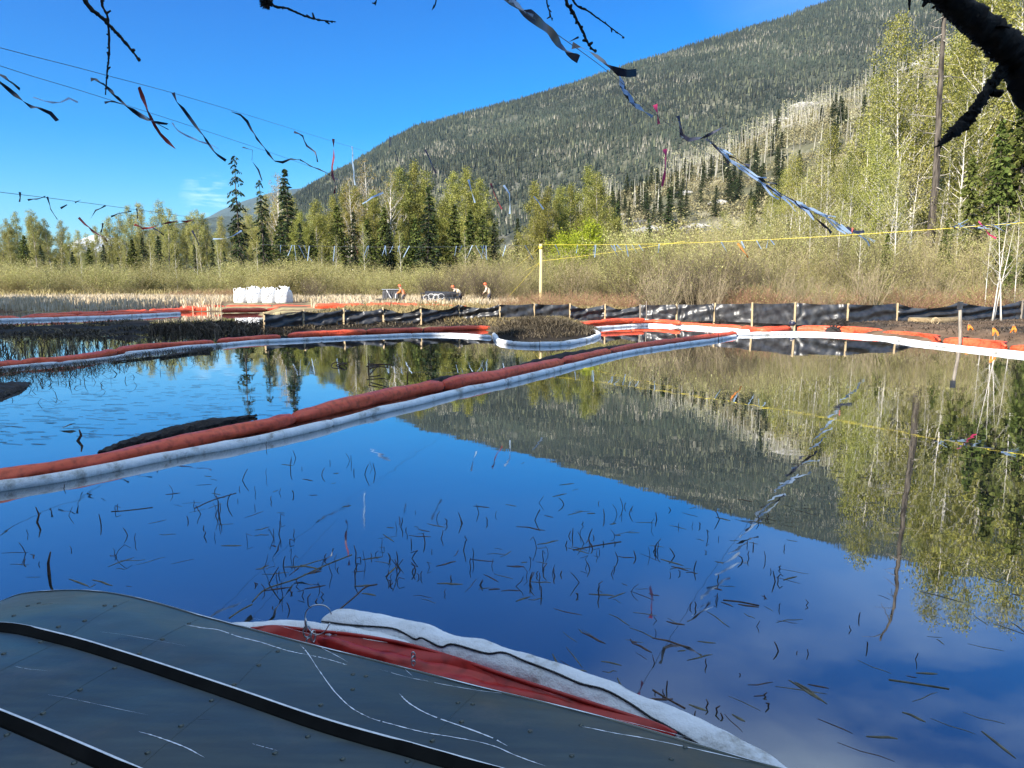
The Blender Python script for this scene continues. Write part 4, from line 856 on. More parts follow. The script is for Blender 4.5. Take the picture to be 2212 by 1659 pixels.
o = orange_boom('folded_boom', 'second layer of folded orange boom under the bright heap', [(1262, 700), (1330, 697), (1420, 696), (1470, 700)], r=.12, z=.14, seed=19, sq=.7, wr=.3)
sock_boom('absorbent_boom', 'white absorbent boom running from the junction to the right edge', [(1590, 724), (1660, 722), (1720, 721), (1800, 723), (1880, 728), (1930, 733), (1980, 741), (2040, 748), (2120, 757), (2212, 767), (2420, 790)], r=.064, seed=20, seglen=4)
def skirt(name, label, L, h=.30, seed=1, zt=None):
    """upright, slightly sagging curtain boom with a rounded top float"""
    P, s = resample(boom_path(L, 0), .1); base = P[0].copy(); base[2] = 0; o = thing(name, label, 'boom', base, 'curtain booms on the right shore')
    hh = h*.55*(.95+.35*nrad(s, seed, .6)); e = np.minimum(s, s[-1]-s); hh *= .6+.4*np.clip(e/.25, 0, 1)
    Q = P-base; T = np.gradient(Q, axis=0); T /= np.linalg.norm(T, axis=1)[:, None]; Nn = np.stack([-T[:, 1], T[:, 0], 0*s], -1); Nn *= np.sign(Nn[:, 1]+1e-9)[:, None]
    rows = []
    for k in range(7):
        f = k/6; rows.append(Q+Nn*(.02+.06*f+.02*np.sin(s*3.1+k*.9)+.008*np.sin(s*11+k))[:, None]+np.array([0, 0, 1])*((f*hh-.05*(1-f)))[:, None])
    for k in range(1, 7): rows.append(rows[7-k]+Nn*.05+np.array([0, 0, .0]))
    V = np.concatenate(rows); m = len(s); i = np.arange(len(rows)-1)[:, None]*m+np.arange(m-1)[None]; F = np.stack([i, i+1, i+1+m, i+m], -1).reshape(-1, 4)
    part('curtain', to_mesh('curtain', V, F, True), M['orange'], o)
    part('top_float', to_mesh('top_float', *tube(rows[6]+Nn*.03, .035, 8), True), M['orange'], o); return o
skirt('curtain_boom', 'red curtain boom standing just right of the junction post', [(1722, 716), (1800, 718), (1880, 723), (1905, 725)], .36, 2)
skirt('curtain_boom', 'low red curtain boom in the middle of the right shore', [(1900, 726), (1960, 731), (2020, 738), (2040, 742)], .30, 3)
skirt('curtain_boom', 'bright red curtain boom toward the right edge of the picture', [(2036, 742), (2100, 747), (2160, 754), (2180, 757)], .34, 4)
skirt('curtain_boom', 'red curtain boom leaving the picture at right', [(2178, 756), (2260, 765), (2420, 782)], .26, 5)
skirt('curtain_boom', 'red curtain boom ending at the junction post from the left', [(1640, 716), (1680, 716), (1710, 713)], .28, 6)
# booms far left
orange_boom('containment_boom', 'long red boom along the front of the cattail marsh at left', [(-300, 702), (0, 692), (100, 689), (200, 685), (300, 681), (390, 676)], r=.15, seed=30, group='booms beyond the dead reeds')
orange_boom('containment_boom', 'second red boom lying against the far left marsh boom', [(60, 686), (160, 682), (280, 677), (400, 672), (455, 671)], r=.16, seed=31, group='booms beyond the dead reeds')
sock_boom('absorbent_boom', 'pale absorbent boom beside the long red marsh boom', [(-300, 704), (0, 693.5), (120, 690), (250, 685.5), (390, 678)], r=.09, seed=32)
orange_boom('containment_boom', 'bright orange boom below the raft of white bags', [(388, 669), (470, 667.5), (560, 666.8), (680, 666.4)], r=.19, z=.1, seed=33, group='booms beyond the dead reeds')
orange_boom('containment_boom', 'second orange boom in front of the raft of white bags', [(480, 673), (600, 671), (700, 670)], r=.14, z=.1, seed=34, group='booms beyond the dead reeds')
orange_boom('containment_boom', 'orange boom running right from the raft toward the machines', [(680, 666), (760, 665), (830, 664.5), (905, 665)], r=.22, z=.3, seed=35, group='booms beyond the dead reeds')
orange_boom('containment_boom', 'orange boom lying before the black rolls', [(900, 663), (950, 664), (1010, 667)], r=.14, z=.3, seed=37, group='booms beyond the dead reeds')
orange_boom('containment_boom', 'thin faded boom at the far left edge of the marsh', [(-200, 640), (0, 640.5), (80, 639), (165, 637.5)], r=.16, z=.3, seed=36, group='booms beyond the dead reeds')

# ------------------------------------------------------------------ silt fence
FX = [570, 655, 742, 829, 910, 992, 1078, 1154, 1230, 1306, 1383, 1462, 1542, 1625, 1717, 1830, 1937, 2072, 2205, 2360]
FB = [706, 702, 699, 697, 696, 693, 693, 692, 691, 690, 690, 691, 692, 695, 700, 701, 698, 696, 692, 690]
FT = [674, 669, 665, 663, 661, 655, 656, 654, 655, 656, 657, 656, 654, 653, 652, 655, 654, 651, 648, 646]
sagL = [.26, .22, .20, .34, .28, .24, .06, .07, .24, .26, .03, .04, .04, .05, .05, .06, .30, .26, .12]
fence = thing('silt_fence', 'sagging black plastic silt fence on wooden stakes across the far bank', 'fence', G(FX[9], FB[9], .2)*[1, 1, 0])
fb = np.array(fence.location); bases = []; tops = []
for u, b, t in zip(FX, FB, FT):
    p = G(u, b, .2); q = U(u, t, p[1]); bases.append(p); tops.append(q)
for k in range(len(FX)):
    p, q = bases[k]-fb, tops[k]-fb; ln = np.array([rng.uniform(-.05, .05), rng.uniform(-.03, .03), 0])
    c = (p+q)/2+[0, 0, -.14]; h = q[2]-p[2]+.32; V, F = box((0, 0, 0), (.06, .04, h)); V = V + ln*((V[:, 2:]+h/2)/h) + c + [0, -.035, -.02]
    part('stake', to_mesh('stake', V, F), M['wood' if k not in (10, 18) else 'old_wood'], fence)
for k in range(len(FX)-1):
    n_, m_ = 36, 14; S, T = np.meshgrid(np.linspace(0, 1, n_), np.linspace(0, 1, m_)); A0, B0, A1, B1 = bases[k], bases[k+1], tops[k], tops[k+1]
    P0 = A0[None, None]*(1-S[..., None])+B0[None, None]*S[..., None]; P1 = A1[None, None]*(1-S[..., None])+B1[None, None]*S[..., None]
    sag = sagL[k]*4*S*(1-S)*(P1-P0)[..., 2]*(.85+.3*vnoise(S*4+k*3, 0*S))
    Pp = P0*(1-T[..., None])+P1*T[..., None]; Pp[..., 2] -= sag*T**1.1; Pp[..., 2] -= .03
    e = np.minimum(S, 1-S); w_ = (P1-P0)[..., 2]
    fold = .11*np.sin((T*w_*(9+3*sagL[k]*10*np.abs(S-.5))*1.8+e*6*np.sign(S-.5)+k)*.9)*(.25+2*sagL[k])
    crease = .05*np.sin((T*3-6*e*(1+k % 3)+vnoise(S*5+k, T*4)*2.5)*1.7)
    Pp[..., 1] += -.02 + fold*(.3+T*.7) + crease*np.exp(-e*4) + (fbm(S*4+k*7, T*3, 2)-.45)*.16
    Pp[:, 0] = Pp[:, 0]*[1, 0, 1]+[0, A0[1]-.01, 0]; Pp[:, -1] = Pp[:, -1]*[1, 0, 1]+[0, B0[1]-.01, 0]
    V = (Pp-fb).reshape(-1, 3); i = np.arange(m_-1)[:, None]*n_+np.arange(n_-1)[None]; F = np.stack([i, i+1, i+1+n_, i+n_], -1).reshape(-1, 4)
    part('fabric_panel', to_mesh('fabric_panel', V, F, True), M['black_fabric'], fence)
# posts on the bank
def post(u, vb, vt, wd, lab, mat, zb=.1, lean=0, name='post'):
    p = G(u, vb, zb); q = U(u+lean, vt, p[1]); P = np.array([p-[0, 0, .2], p, (p+q)/2, q]); t = thing(name, lab, 'post', p)
    part('shaft', to_mesh('shaft', *tube(P-p, wd/2, 6), True), M[mat], t); return t, q-p
t, q = post(2074, 738, 660, .09, 'weathered grey post at the water edge with dark cap', 'old_wood'); part('cap', to_mesh('cap', *box(q, (.1, .1, .22))), M['black_fabric'], t)
t, q = post(1709, 714, 692, .12, 'short blue grey post where the booms meet', 'old_wood', 0, 4); part('wrap', to_mesh('wrap', *tube(np.array([q*.5, q*.75, q*.9]), [.10, .12, .08], 8), True), M['tape_dark'], t)
post(1397, 702, 650, .03, 'thin metal rod standing by the folded orange boom', 'old_wood', 0, -1)
for u, a, b, l, nm in [(2095, 716, 701, -3, 'leftmost'), (2149, 727, 708, -4, 'middle'), (2186, 721, 704, 3, 'rightmost')]:
    p = G(u, a, .25); q = U(u+l, b, p[1]); t = thing('marker_stake', nm+' of the three orange ribboned stakes on the muddy right bank', 'stake', p, 'orange ribboned stakes')
    part('pin', to_mesh('pin', *tube(np.array([[0, 0, -.1], q-p+[0, 0, .05]]), .012, 5)), M['old_wood'], t)
    for k in range(2):
        e = (q-p); s = np.array([.05, 0, 0])*(1 if k else -1); V = np.array([e-[.03, .02, 0], e+[.03, -.02, 0], e*.5+s+[.04, -.05, 0], e*.5+s-[.03, .05, 0], s*1.5+[.02, -.03, .04], s*1.5+[-.02, -.03, .02]])
        part('ribbon', to_mesh('ribbon', V, np.array([[0, 1, 2, 3], [3, 2, 4, 5]])), M['tape_orange'], t)
P = np.array([G(u, v, .28) for u, v in [(1962, 694), (2000, 695), (2040, 694), (2068, 692)]]); Q = cat(P, 8)-P[0]
rr = .17*(1+.2*nrad(np.linspace(0, 6, len(Q)), 3)); t = thing('straw_wattle', 'brown straw wattle roll at the foot of the fence', 'straw roll', P[0]); part('roll', to_mesh('roll', *tube(Q, rr, 12, True, .8), True), M['straw_roll'], t)
P = Q[::3]; part('netting', Geo().add(*tube(P+[0, -.05, .14], .012, 4)).mesh('netting'), M['stem'], t)
p = G(2017, 694, .35); a = np.linspace(0, 6.28, 20); tag(link('wire_coil', Geo().add(*tube(np.stack([.14*np.cos(a), 0*a-.1, .14*np.sin(a)], -1), .015, 5, False)).add(*tube(np.stack([.11*np.cos(a), 0*a-.14, .11*np.sin(a)+.01], -1), .012, 5, False)).mesh('coil', True), M['wood'], loc=p), 'pale coil of twine hanging at the fence foot', 'coil')
# root clumps on the bank
def clump(u, v, z, n, r, h, lab, name='root_clump'):
    p = G(u, v, z); g = Geo(); R_ = np.random.default_rng(int(u))
    for k in range(n):
        d = R_.normal(0, 1, 3); d[2] = abs(d[2])*.8+.1; d /= np.linalg.norm(d); L = r*R_.uniform(.4, 1.1)
        g.add(*tube(np.array([[0, 0, 0], d*L*.5+R_.normal(0, .03, 3), d*L*[1, 1, h/r]]), [.025, .015, .004], 3, False))
    t = thing(name, lab, 'roots', p); part('twigs', g.mesh('twigs'), M['dark_bark'], t)
    a = np.linspace(0, 6.28, 10, endpoint=False); V = np.concatenate([np.stack([np.cos(a)*r*.6, np.sin(a)*r*.5, 0*a-.06], -1), np.stack([np.cos(a+.2)*r*.36, np.sin(a)*r*.3, 0*a+h*.25], -1), [[0, 0, h*.36]]]); F1 = np.array([[k, (k+1) % 10, 10+(k+1) % 10, 10+k] for k in range(10)]); F2 = np.array([[10+k, 10+(k+1) % 10, 20] for k in range(10)])
    part('soil', to_mesh('soil', V, [F1, F2], True), M['log'], t)
clump(1808, 703, .2, 70, .55, .45, 'dark upturned root clump before the fence on the right'); clump(1800, 712, .1, 30, .5, .3, 'second dark root clump close to the red curtain boom')
clump(1560, 700, .1, 40, .5, .25, 'low dark root clump behind the far boom'); clump(1680, 701, .1, 30, .4, .2, 'small dark root clump left of the junction post'); clump(500, 735, 0, 50, .5, .3, 'dark sunken root clump left of the fence end')

# ------------------------------------------------------------------ pole, ropes and lines
PB = np.array([XY(1168, 43), 43.0, .25]); PT = U(1168, 527, 43)
t = thing('wooden_pole', 'tall pale wooden pole holding the yellow ropes', 'pole', PB)
part('shaft', to_mesh('shaft', *tube(np.array([[0, 0, -.3], [0, 0, 1], [0.02, 0, 2.5], (PT-PB)*[1, 1, 1]]), [.115, .11, .10, .095], 12), True), M['pole'], t)
part('rope_wrap', to_mesh('rope_wrap', *tube(np.array([(PT-PB)-[0, 0, .30], (PT-PB)-[0, 0, .12]]), .115, 12), True), M['yellow_rope'], t)
def sagline(A, B, sag, n=30):
    t = np.linspace(0, 1, n)[:, None]; return A*(1-t)+B*t-np.array([0, 0, 1])*sag*4*t*(1-t)
def rope(name, label, A, B, sag, r, mat, cat_='rope', group=None):
    P = sagline(np.array(A), np.array(B), sag); o = link(name, to_mesh(name, *tube(P-P[0], r, 5), True), M[mat], loc=P[0]); tag(o, label, cat_, group); return P
gy = 'yellow ropes tied to the wooden pole'
PTr = PT-[0, 0, .12]
YR = rope('yellow_rope', 'long yellow rope stretched from the pole to the right edge', PT-[0, 0, .02], U(2300, 474, 20.8), .26, .008, 'yellow_rope', group=gy)
rope('yellow_rope', 'yellow guy rope running right from the pole head', PTr-[0, 0, .9], U(1480, 521, 36), .05, .008, 'yellow_rope', group=gy)
rope('yellow_rope', 'yellow guy rope down to the left of the pole', PTr-[0, 0, .9], G(1085, 655, .3), .02, .008, 'yellow_rope', group=gy)
rope('yellow_rope', 'steep yellow guy rope left of the pole', PTr, U(1092, 596, 55), .02, .008, 'yellow_rope', group=gy)
rope('yellow_rope', 'steep yellow guy rope right of the pole', PTr, U(1206, 640, 50)*[1, 1, 0]+[0, 0, .3], .02, .008, 'yellow_rope', group=gy)
rope('yellow_rope', 'level yellow guy rope to the left bushes', PTr-[0, 0, .95], U(1095, 607, 60), .02, .008, 'yellow_rope', group=gy)
def invY(u, pairs):
    return 1/np.interp(u, [p[0] for p in pairs], [1/p[1] for p in pairs])
LN = {}
def string(key, label, pts, r=.0035):
    P = np.array([U(u, v, Y) for u, v, Y in pts]); Pc = cat(P, 10); o = link('string_line', to_mesh('string_line', *tube(Pc-P[0], r, 4, False), True), M['line'], loc=P[0]); tag(o, label, 'line', 'dark lines strung over the pond'); LN[key] = [(p[0], p[2]) for p in pts]
string('a', 'upper dark line crossing the sky at left', [(-700, -90, 3.6), (0, 103, 7), (220, 160, 8.8), (480, 232, 13), (760, 318, 27), (1000, 392, 80)], .0035)
string('b', 'second dark line crossing the sky at left', [(-700, -110, 3.8), (0, 142, 7.6), (260, 223, 10.2), (600, 335, 17), (900, 440, 26), (1166, 530, 42.8)], .0035)
string('c', 'faint low line above the left tree line', [(-500, 352, 10), (0, 415, 16), (200, 440, 20), (470, 477, 40), (640, 500, 90)], .006)
string('d', 'dark line running from the top centre to the right trees', [(880, -120, 3.2), (1090, 0, 4.4), (1240, 100, 5.8), (1340, 176, 7.3), (1420, 250, 9), (1610, 382, 14), (1780, 470, 24), (1860, 512, 44)], .0035)

def tape(label, pts, Y, mat, wd=.045, tw=1.0, group=None, a0=.3, name='scare_ribbon', knot=True, seed=0):
    """twisting strip through photo points at depth Y (number or per-point list)"""
    Ys = Y if hasattr(Y, '__len__') else [Y]*len(pts)
    P = np.array([U(u, v, y) for (u, v), y in zip(pts, Ys)]); Pc, s = resample(cat(P, 8), max(.02, .012*Ys[0]))
    T = np.gradient(Pc, axis=0); T /= np.linalg.norm(T, axis=1)[:, None]+1e-9; view = np.array([0, 1., 0]); side = np.cross(T, view); side /= np.linalg.norm(side, axis=1)[:, None]+1e-9; dep = np.cross(side, T)
    f = s/s[-1]; an = a0 + tw*6.28*f + .7*np.sin(f*9+seed); wv_ = side*np.cos(an)[:, None]+dep*np.sin(an)[:, None]
    w_ = wd*(1-.15*f)/2; V = np.concatenate([Pc-wv_*w_[:, None], Pc+wv_*w_[:, None]]); m = len(s); i = np.arange(m-1); F = np.stack([i, i+1, i+1+m, i+m], -1)
    o = link(name, to_mesh(name, V-P[0], F, True), M[mat], loc=P[0]); tag(o, label, 'ribbon', group or 'flagging ribbons tied to the lines'); return o
D, S_, R_, MR, PK, OR = 'tape_dark', 'tape_silver', 'tape_red', 'tape_maroon', 'tape_pink', 'tape_orange'
TP = [
 ('dark ribbon at the left edge above the pale one', [(-30, 150), (0, 160), (25, 178), (43, 193)], 7.2, D, .04, .3),
 ('pale and dark ribbon curling down at the left edge', [(-20, 165), (5, 182), (45, 215), (70, 232), (98, 238), (112, 247), (124, 261)], 7.2, D, .045, 1.6),
 ('faint wavy silver ribbon right of the left edge ribbons', [(72, 210), (100, 219), (128, 222), (148, 212), (168, 221)], 9, S_, .03, 1),
 ('long dark ribbon with a looped head on the upper line', [(196, 172), (202, 163), (207, 172), (228, 185), (258, 215), (285, 238), (320, 260), (362, 268)], 8.8, D, .05, 2.2),
 ('red brown ribbon hanging crosswise over the dark one', [(300, 188), (310, 215), (325, 252), (345, 288), (378, 321)], 9.2, R_, .055, .7),
 ('small silver dark ribbon where the second line meets the red ribbon', [(226, 222), (250, 220), (290, 238), (330, 262), (364, 280)], 10.4, D, .035, 2),
 ('long dark ribbon with pale middle on the upper line', [(374, 200), (378, 215), (398, 238), (415, 262), (440, 295), (465, 330), (488, 347)], 10.5, D, .05, 1.4),
 ('silver ribbon sweeping right below the second line', [(372, 265), (385, 283), (410, 296), (445, 310), (468, 317), (476, 324)], 12, S_, .035, 1.2),
 ('dark ribbon dropping steeply in the middle of the sky', [(500, 241), (528, 254), (548, 290), (562, 308), (585, 338), (602, 354), (622, 344), (648, 345)], 12.5, D, .05, 2.3),
 ('short dark ribbon dropping beside the tallest spruce', [(524, 318), (545, 322), (543, 345), (560, 370), (566, 390)], 14.5, D, .04, 1.2),
 ('dark curling ribbon right of the steep one', [(635, 285), (652, 290), (660, 312), (682, 330), (686, 350)], 15.5, D, .05, 1.6),
 ('thin blue ribbon dipping along the second line', [(648, 345), (668, 357), (690, 366), (712, 378), (730, 388)], 19, D, .04, 1.8),
 ('maroon ribbon hanging before the mountain foot', [(720, 300), (721, 340), (716, 372), (725, 395), (722, 418)], 15.5, MR, .06, .8),
 ('small blue ribbon hanging right of the maroon one', [(760, 316), (762, 340), (763, 365), (767, 400)], 20, S_, .05, 2),
 ('tiny dark ribbon before the left mountain slope', [(843, 296), (847, 309), (852, 318), (842, 318)], 22, D, .05, 1),
 ('small dark ribbon below the tiny one', [(853, 326), (853, 338), (859, 348)], 22, D, .06, .6),
 ('dark ribbon before the middle of the mountain foot', [(918, 323), (927, 342), (935, 360), (942, 374)], 21, D, .07, 1),
 ('maroon ribbon above the gap in the trees', [(1060, 396), (1070, 425), (1084, 452)], 26, MR, .08, .4),
 ('light blue ribbon above the gap in the trees', [(1012, 388), (1018, 412), (1026, 438)], 26, S_, .09, .4), ('upright light blue ribbon right of the maroon one', [(1088, 400), (1101, 420), (1101, 462)], 26, S_, .08, .4),
 ('light blue ribbon before the centre cottonwoods', [(1153, 424), (1162, 438), (1174, 452)], 28, S_, .09, .5),
 ('blue white ribbon before the budding trees', [(783, 440), (800, 428), (828, 416)], 26, S_, .08, .6),
 ('dark ribbon far left on the low line', [(43, 415), (38, 425), (42, 436)], 16, D, .05, .7), ('wavy dark ribbon on the low line', [(60, 432), (80, 430), (98, 424)], 16, D, .045, 1),
 ('long dark ribbon hanging from the low line', [(102, 425), (106, 445), (124, 474)], 16, D, .06, .7), ('tiny dark ribbon between the low line ribbons', [(131, 450), (138, 444), (145, 442)], 17, D, .05, .7),
 ('tiny dark ribbon near the left birch tops', [(162, 438), (168, 433), (174, 432)], 17, D, .05, .7), ('bent dark ribbon over the left birch tops', [(196, 472), (198, 458), (214, 452), (228, 444)], 19, D, .05, 1),
 ('dark ribbon sagging through the left birch tops', [(170, 470), (185, 486), (205, 503), (222, 512), (232, 522)], 18, R_, .06, 1), ('dark ribbon curling before the left birches', [(240, 468), (262, 460), (284, 456)], 19, D, .05, 1),
 ('dark ribbon hanging beside the curling one', [(295, 450), (296, 462), (297, 472)], 20, D, .05, .5),
 ('long red brown ribbon drifting over the left birches', [(290, 485), (302, 492), (320, 494), (345, 486), (380, 478), (410, 479), (422, 474)], 19, R_, .07, 1.6),
 ('dark tail below the red brown ribbon', [(330, 492), (345, 500), (354, 508)], 20, D, .05, .5), ('pale ribbon before the left spruces', [(460, 516), (490, 515), (510, 506), (522, 498)], 24, S_, .07, 1),
 ('small curved dark ribbon before the left wood', [(222, 482), (215, 492), (218, 502)], 20, D, .05, .6),
 ('dark ribbon falling before the left wood', [(415, 498), (424, 515), (430, 530)], 22, D, .06, .6),
 # line d
 ('large dark green ribbon tied to the line at the top centre', [(1095, -12), (1118, 10), (1148, 35), (1170, 52), (1192, 72), (1208, 95), (1228, 114), (1250, 128)], [4.6, 4.7, 4.9, 5, 5.2, 5.3, 5.4, 5.5], D, .07, .8),
 ('small silver ribbon knot at the top centre', [(1100, 0), (1112, 4), (1128, 22), (1152, 34)], 4.6, S_, .03, 1.2),
 ('large curved dark ribbon over the mountain ridge', [(1236, 98), (1260, 104), (1290, 122), (1320, 145), (1345, 158), (1375, 157)], 5.9, D, .07, .45),
 ('thin dark ribbon loop at the head of the curved ribbon', [(1226, 92), (1230, 82), (1250, 80)], 5.8, D, .02, .5),
 ('blue and black banded ribbon before the mountain', [(1336, 162), (1345, 185), (1355, 205), (1372, 225), (1390, 240), (1410, 252)], 7.8, S_, .06, 2.6),
 ('dark overlapping ribbon before the mountain', [(1342, 176), (1350, 200), (1366, 220), (1384, 236)], 7.9, D, .05, 1.3),
 ('bright pink ribbon hanging before the mountain', [(1415, 226), (1420, 245), (1423, 268)], 9, PK, .06, .25),
 ('long bright pink ribbon hanging above the spur', [(1436, 322), (1438, 350), (1435, 380), (1430, 403)], 11, PK, .07, .5),
 ('dark blue ribbon curving up to the right', [(1464, 250), (1470, 275), (1476, 300), (1500, 300), (1530, 292), (1566, 271)], 10, D, .06, 1.2),
 ('light blue ribbon strip beside the curving one', [(1466, 262), (1472, 280), (1474, 298)], 10, S_, .04, .5),
]
for k, tpl in enumerate(TP): tape(tpl[0], tpl[1], tpl[2], tpl[3], tpl[4], tpl[5], seed=k, a0=random.uniform(0, .6))
# dense ribbon cluster running down to the right trees
gd = 'blue ribbons bunched along the line to the right trees'
u = 1525.0; i = 0
while u < 1862:
    v = float(np.interp(u, [1525, 1610, 1700, 1780, 1862], [300, 372, 428, 468, 508])); Y = float(invY(u, LN['d'])); L = random.uniform(36, 72)*(1 if u < 1750 else .6); sl = random.uniform(.3, 1.1)
    pts = [(u, v), (u+L*.35, v+L*.35*sl+random.uniform(-3, 3)), (u+L*.7, v+L*.7*sl+random.uniform(-4, 4)), (u+L, v+L*sl+random.uniform(-6, 8))]
    m = random.choice([S_, S_, D, S_, D, D]); 
    tape('%s %s ribbon in the bunch running down to the right trees' % (ordw(i), 'silver blue' if m == S_ else 'dark'), pts, Y, m, random.uniform(.035, .06)*Y/12, random.uniform(.5, 2), gd, seed=i); u += random.uniform(8, 17); i += 1
tape('small red ribbon hanging in the bunch at right', [(1842, 492), (1846, 505), (1838, 512)], 30, R_, .1, .5, gd)
# ribbons along the yellow rope
def ropept(u):
    best = min(YR, key=lambda p: abs(proj(p)[0]-u)); return proj(best)[1], best[1]
gy2 = 'pale ribbons tied along the yellow rope'; i = 0
us_ = sorted(list(rng.uniform(1190, 1700, 16))+list(rng.uniform(2050, 2230, 26)))
for u in us_:
    v, Y = ropept(u); right = u > 2000; L = random.uniform(22, 50) if right else random.uniform(18, 34); dx = random.uniform(.5, 1.1) if right else random.uniform(-.2, .7)
    dy = random.uniform(-.35, .5) if right else random.uniform(.6, 1.0)
    pts = [(u, v), (u+L*.4*dx, v+L*.4*dy+random.uniform(-2, 2)), (u+L*dx, v+L*dy+random.uniform(-3, 3))]
    tape('%s pale ribbon along the yellow rope, from the left' % ordw(i), pts, Y, random.choice([S_, S_, D]) if right else S_, (.045 if right else .06), random.uniform(.3, 1.3), gy2, seed=i); i += 1
tape('bright pink ribbon on the yellow rope near the right edge', [(2114, 478), (2126, 492), (2138, 508), (2152, 515)], ropept(2120)[1]-.2, PK, .07, .4, gy2)
tape('pale pink ribbon on the yellow rope near the right edge', [(2070, 482), (2088, 495), (2104, 502)], ropept(2080)[1]-.2, S_, .05, .6, gy2)
tape('orange ribbon hanging from the yellow rope', [(1594, 526), (1604, 540), (1616, 556)], ropept(1600)[1]-.1, OR, .08, .3, gy2)
# ribbons on the far line left of the pole
rope('string_line', 'faint line from the pole to the left wood', PT-[0, 0, .05], U(560, 528, 44), .15, .006, 'line', 'line', 'dark lines strung over the pond')
us_ = np.sort(rng.uniform(590, 1150, 26))
for i, u in enumerate(us_):
    Y = 43.5; v = 530+rng.uniform(-1, 2); L = random.uniform(14, 34); dx = random.uniform(-.6, .7)
    tape('%s small pale ribbon on the faint line left of the pole' % ordw(i), [(u, v), (u+L*.3*dx, v+L*.5), (u+L*dx, v+L)], Y, random.choice([S_, S_, S_, S_, S_, MR]), .05, random.uniform(.2, .9), 'pale ribbons left of the pole', seed=i)

# ------------------------------------------------------------------ bags on a raft, machines, people
rp = G(576, 663, 0); Yr_ = rp[1]; pxm = Yr_/FP
def ux(u, Y): return XY(u, Y)
raft = thing('raft', 'low dark raft carrying the white bags at the marsh edge', 'raft', (ux(576, Yr_), Yr_, 0)); rx = raft.location.x
x0, x1 = ux(492, Yr_)-rx, ux(660, Yr_)-rx
for k in range(12):
    w_ = (x1-x0)/12; part('plank', to_mesh('plank', *box((x0+w_*(k+.5), .8, .17+rng.uniform(-.01, .01)), (w_*.93, 2.2, .09))), M['crate'], raft)
for yy in (-.15, 1.6): part('float_beam', to_mesh('float_beam', *box(((x0+x1)/2, yy, .03), (x1-x0, .3, .18))), M['crate'], raft)
def bulkbag(u0, u1, vt, lab, seed):
    Y = Yr_+.05; a, b = ux(u0, Y), ux(u1, Y); zt = U(u0, vt, Y)[2]; zb = .22; wx = (b-a); r = np.random.default_rng(seed); t = thing('bulk_bag', lab, 'bag', ((a+b)/2, Y+.7, zb), 'white bulk bags on the raft')
    nu_, nv_ = 28, 14; A, B = np.meshgrid(np.linspace(0, 2*np.pi, nu_, endpoint=False), np.linspace(0, 1, nv_))
    ca, sa = np.cos(A), np.sin(A); p = 5; k = (np.abs(ca)**p+np.abs(sa)**p)**(-1/p); prof = np.interp(B, [0, .05, .2, .6, .88, 1], [.93, 1.0, 1.05, 1.04, .97, .80]); h = zt-zb
    bul = 1+.05*(fbm(A*2+seed*3, B*5, 3)-.45)*2
    Vv = np.stack([ca*k*wx/2*prof*bul, sa*k*.68*prof*bul, B*h*(1+.05*np.sin(A*3+seed))], -1).reshape(-1, 3); top = np.array([[0, 0, h*.93]]); bot = np.array([[0, 0, 0.]])
    V = np.concatenate([Vv, top, bot]); i = (np.arange(nv_-1)[:, None]*nu_+np.arange(nu_)[None]); j = (np.arange(nv_-1)[:, None]*nu_+((np.arange(nu_)+1) % nu_)[None])
    F = np.stack([i, j, j+nu_, i+nu_], -1).reshape(-1, 4); m = nu_*nv_; kk = np.arange(nu_); F2 = np.stack([m-nu_+kk, m-nu_+(kk+1) % nu_, 0*kk+m], -1)
    part('sack', to_mesh('sack', V, [F, F2], True), M['bag'], t)
    g = Geo()
    for q in range(7):   # gathered spout folds on top
        c = np.array([r.uniform(-.36, .36)*wx, r.uniform(-.5, .3), h*.95]); L = r.uniform(.10, .34); g.add(*tube(np.array([c-[.05, 0, .08], c+[r.normal(0, .06), 0, L*.5], c+[r.normal(0, .14), 0, L]]), [.16, .11, .03], 8))
    part('gathered_top', g.mesh('gathered_top', True), M['bag'], t)
    part('strap', to_mesh('strap', *tube(np.array([[-wx*.2, -.76, h*.15+seed % 2*.1], [0, -.78, h*.5], [wx*.28, -.74, h*.85]]), .022, 4)), M['tape_dark'], t)
    for sx in (-1, 1):
        part('lifting_loop', to_mesh('lifting_loop', *tube(cat(np.array([[sx*wx*.44, -.5, h*.7], [sx*wx*.46, -.5, h*1.12], [sx*wx*.3, -.45, h*1.15], [sx*wx*.28, -.5, h*.9]]), 4), .025, 4)), M['bag'], t)
bulkbag(503, 530, 628, 'leftmost white bulk bag on the raft', 1); bulkbag(531, 561, 626, 'second white bulk bag from the left on the raft', 2)
bulkbag(563, 592, 627, 'third white bulk bag from the left on the raft', 3); bulkbag(593, 622, 627, 'rightmost white bulk bag on the raft', 4)

# machine 1: slatted black hopper behind a dark timber box
Ym = 46.0
def at(u, z, Y=Ym): return np.array([ux(u, Y), Y, z])
t = thing('timber_box', 'dark weathered timber box in front of the slatted black hopper', 'box', at(837, .25))
wx = ux(857, Ym)-ux(816, Ym)
for k in range(3): part('board', to_mesh('board', *box((0, -.5, .07+k*.125), (wx, .05, .115))), M['crate'], t)
for k in range(3): part('board', to_mesh('board', *box((0, .5, .07+k*.125), (wx, .05, .115))), M['crate'], t)
for s in (-1, 1): part('end_panel', to_mesh('end_panel', *box((s*(wx/2-.03), 0, .19), (.05, .94, .36))), M['crate'], t)
part('lid', to_mesh('lid', *box((0, 0, .40), (wx+.06, 1.12, .05))), M['crate'], t)
t = thing('slatted_hopper', 'black slatted hopper tilted behind the timber box', 'machine', at(846, .25, 47.2)); wx = ux(866, 47)-ux(829, 47)
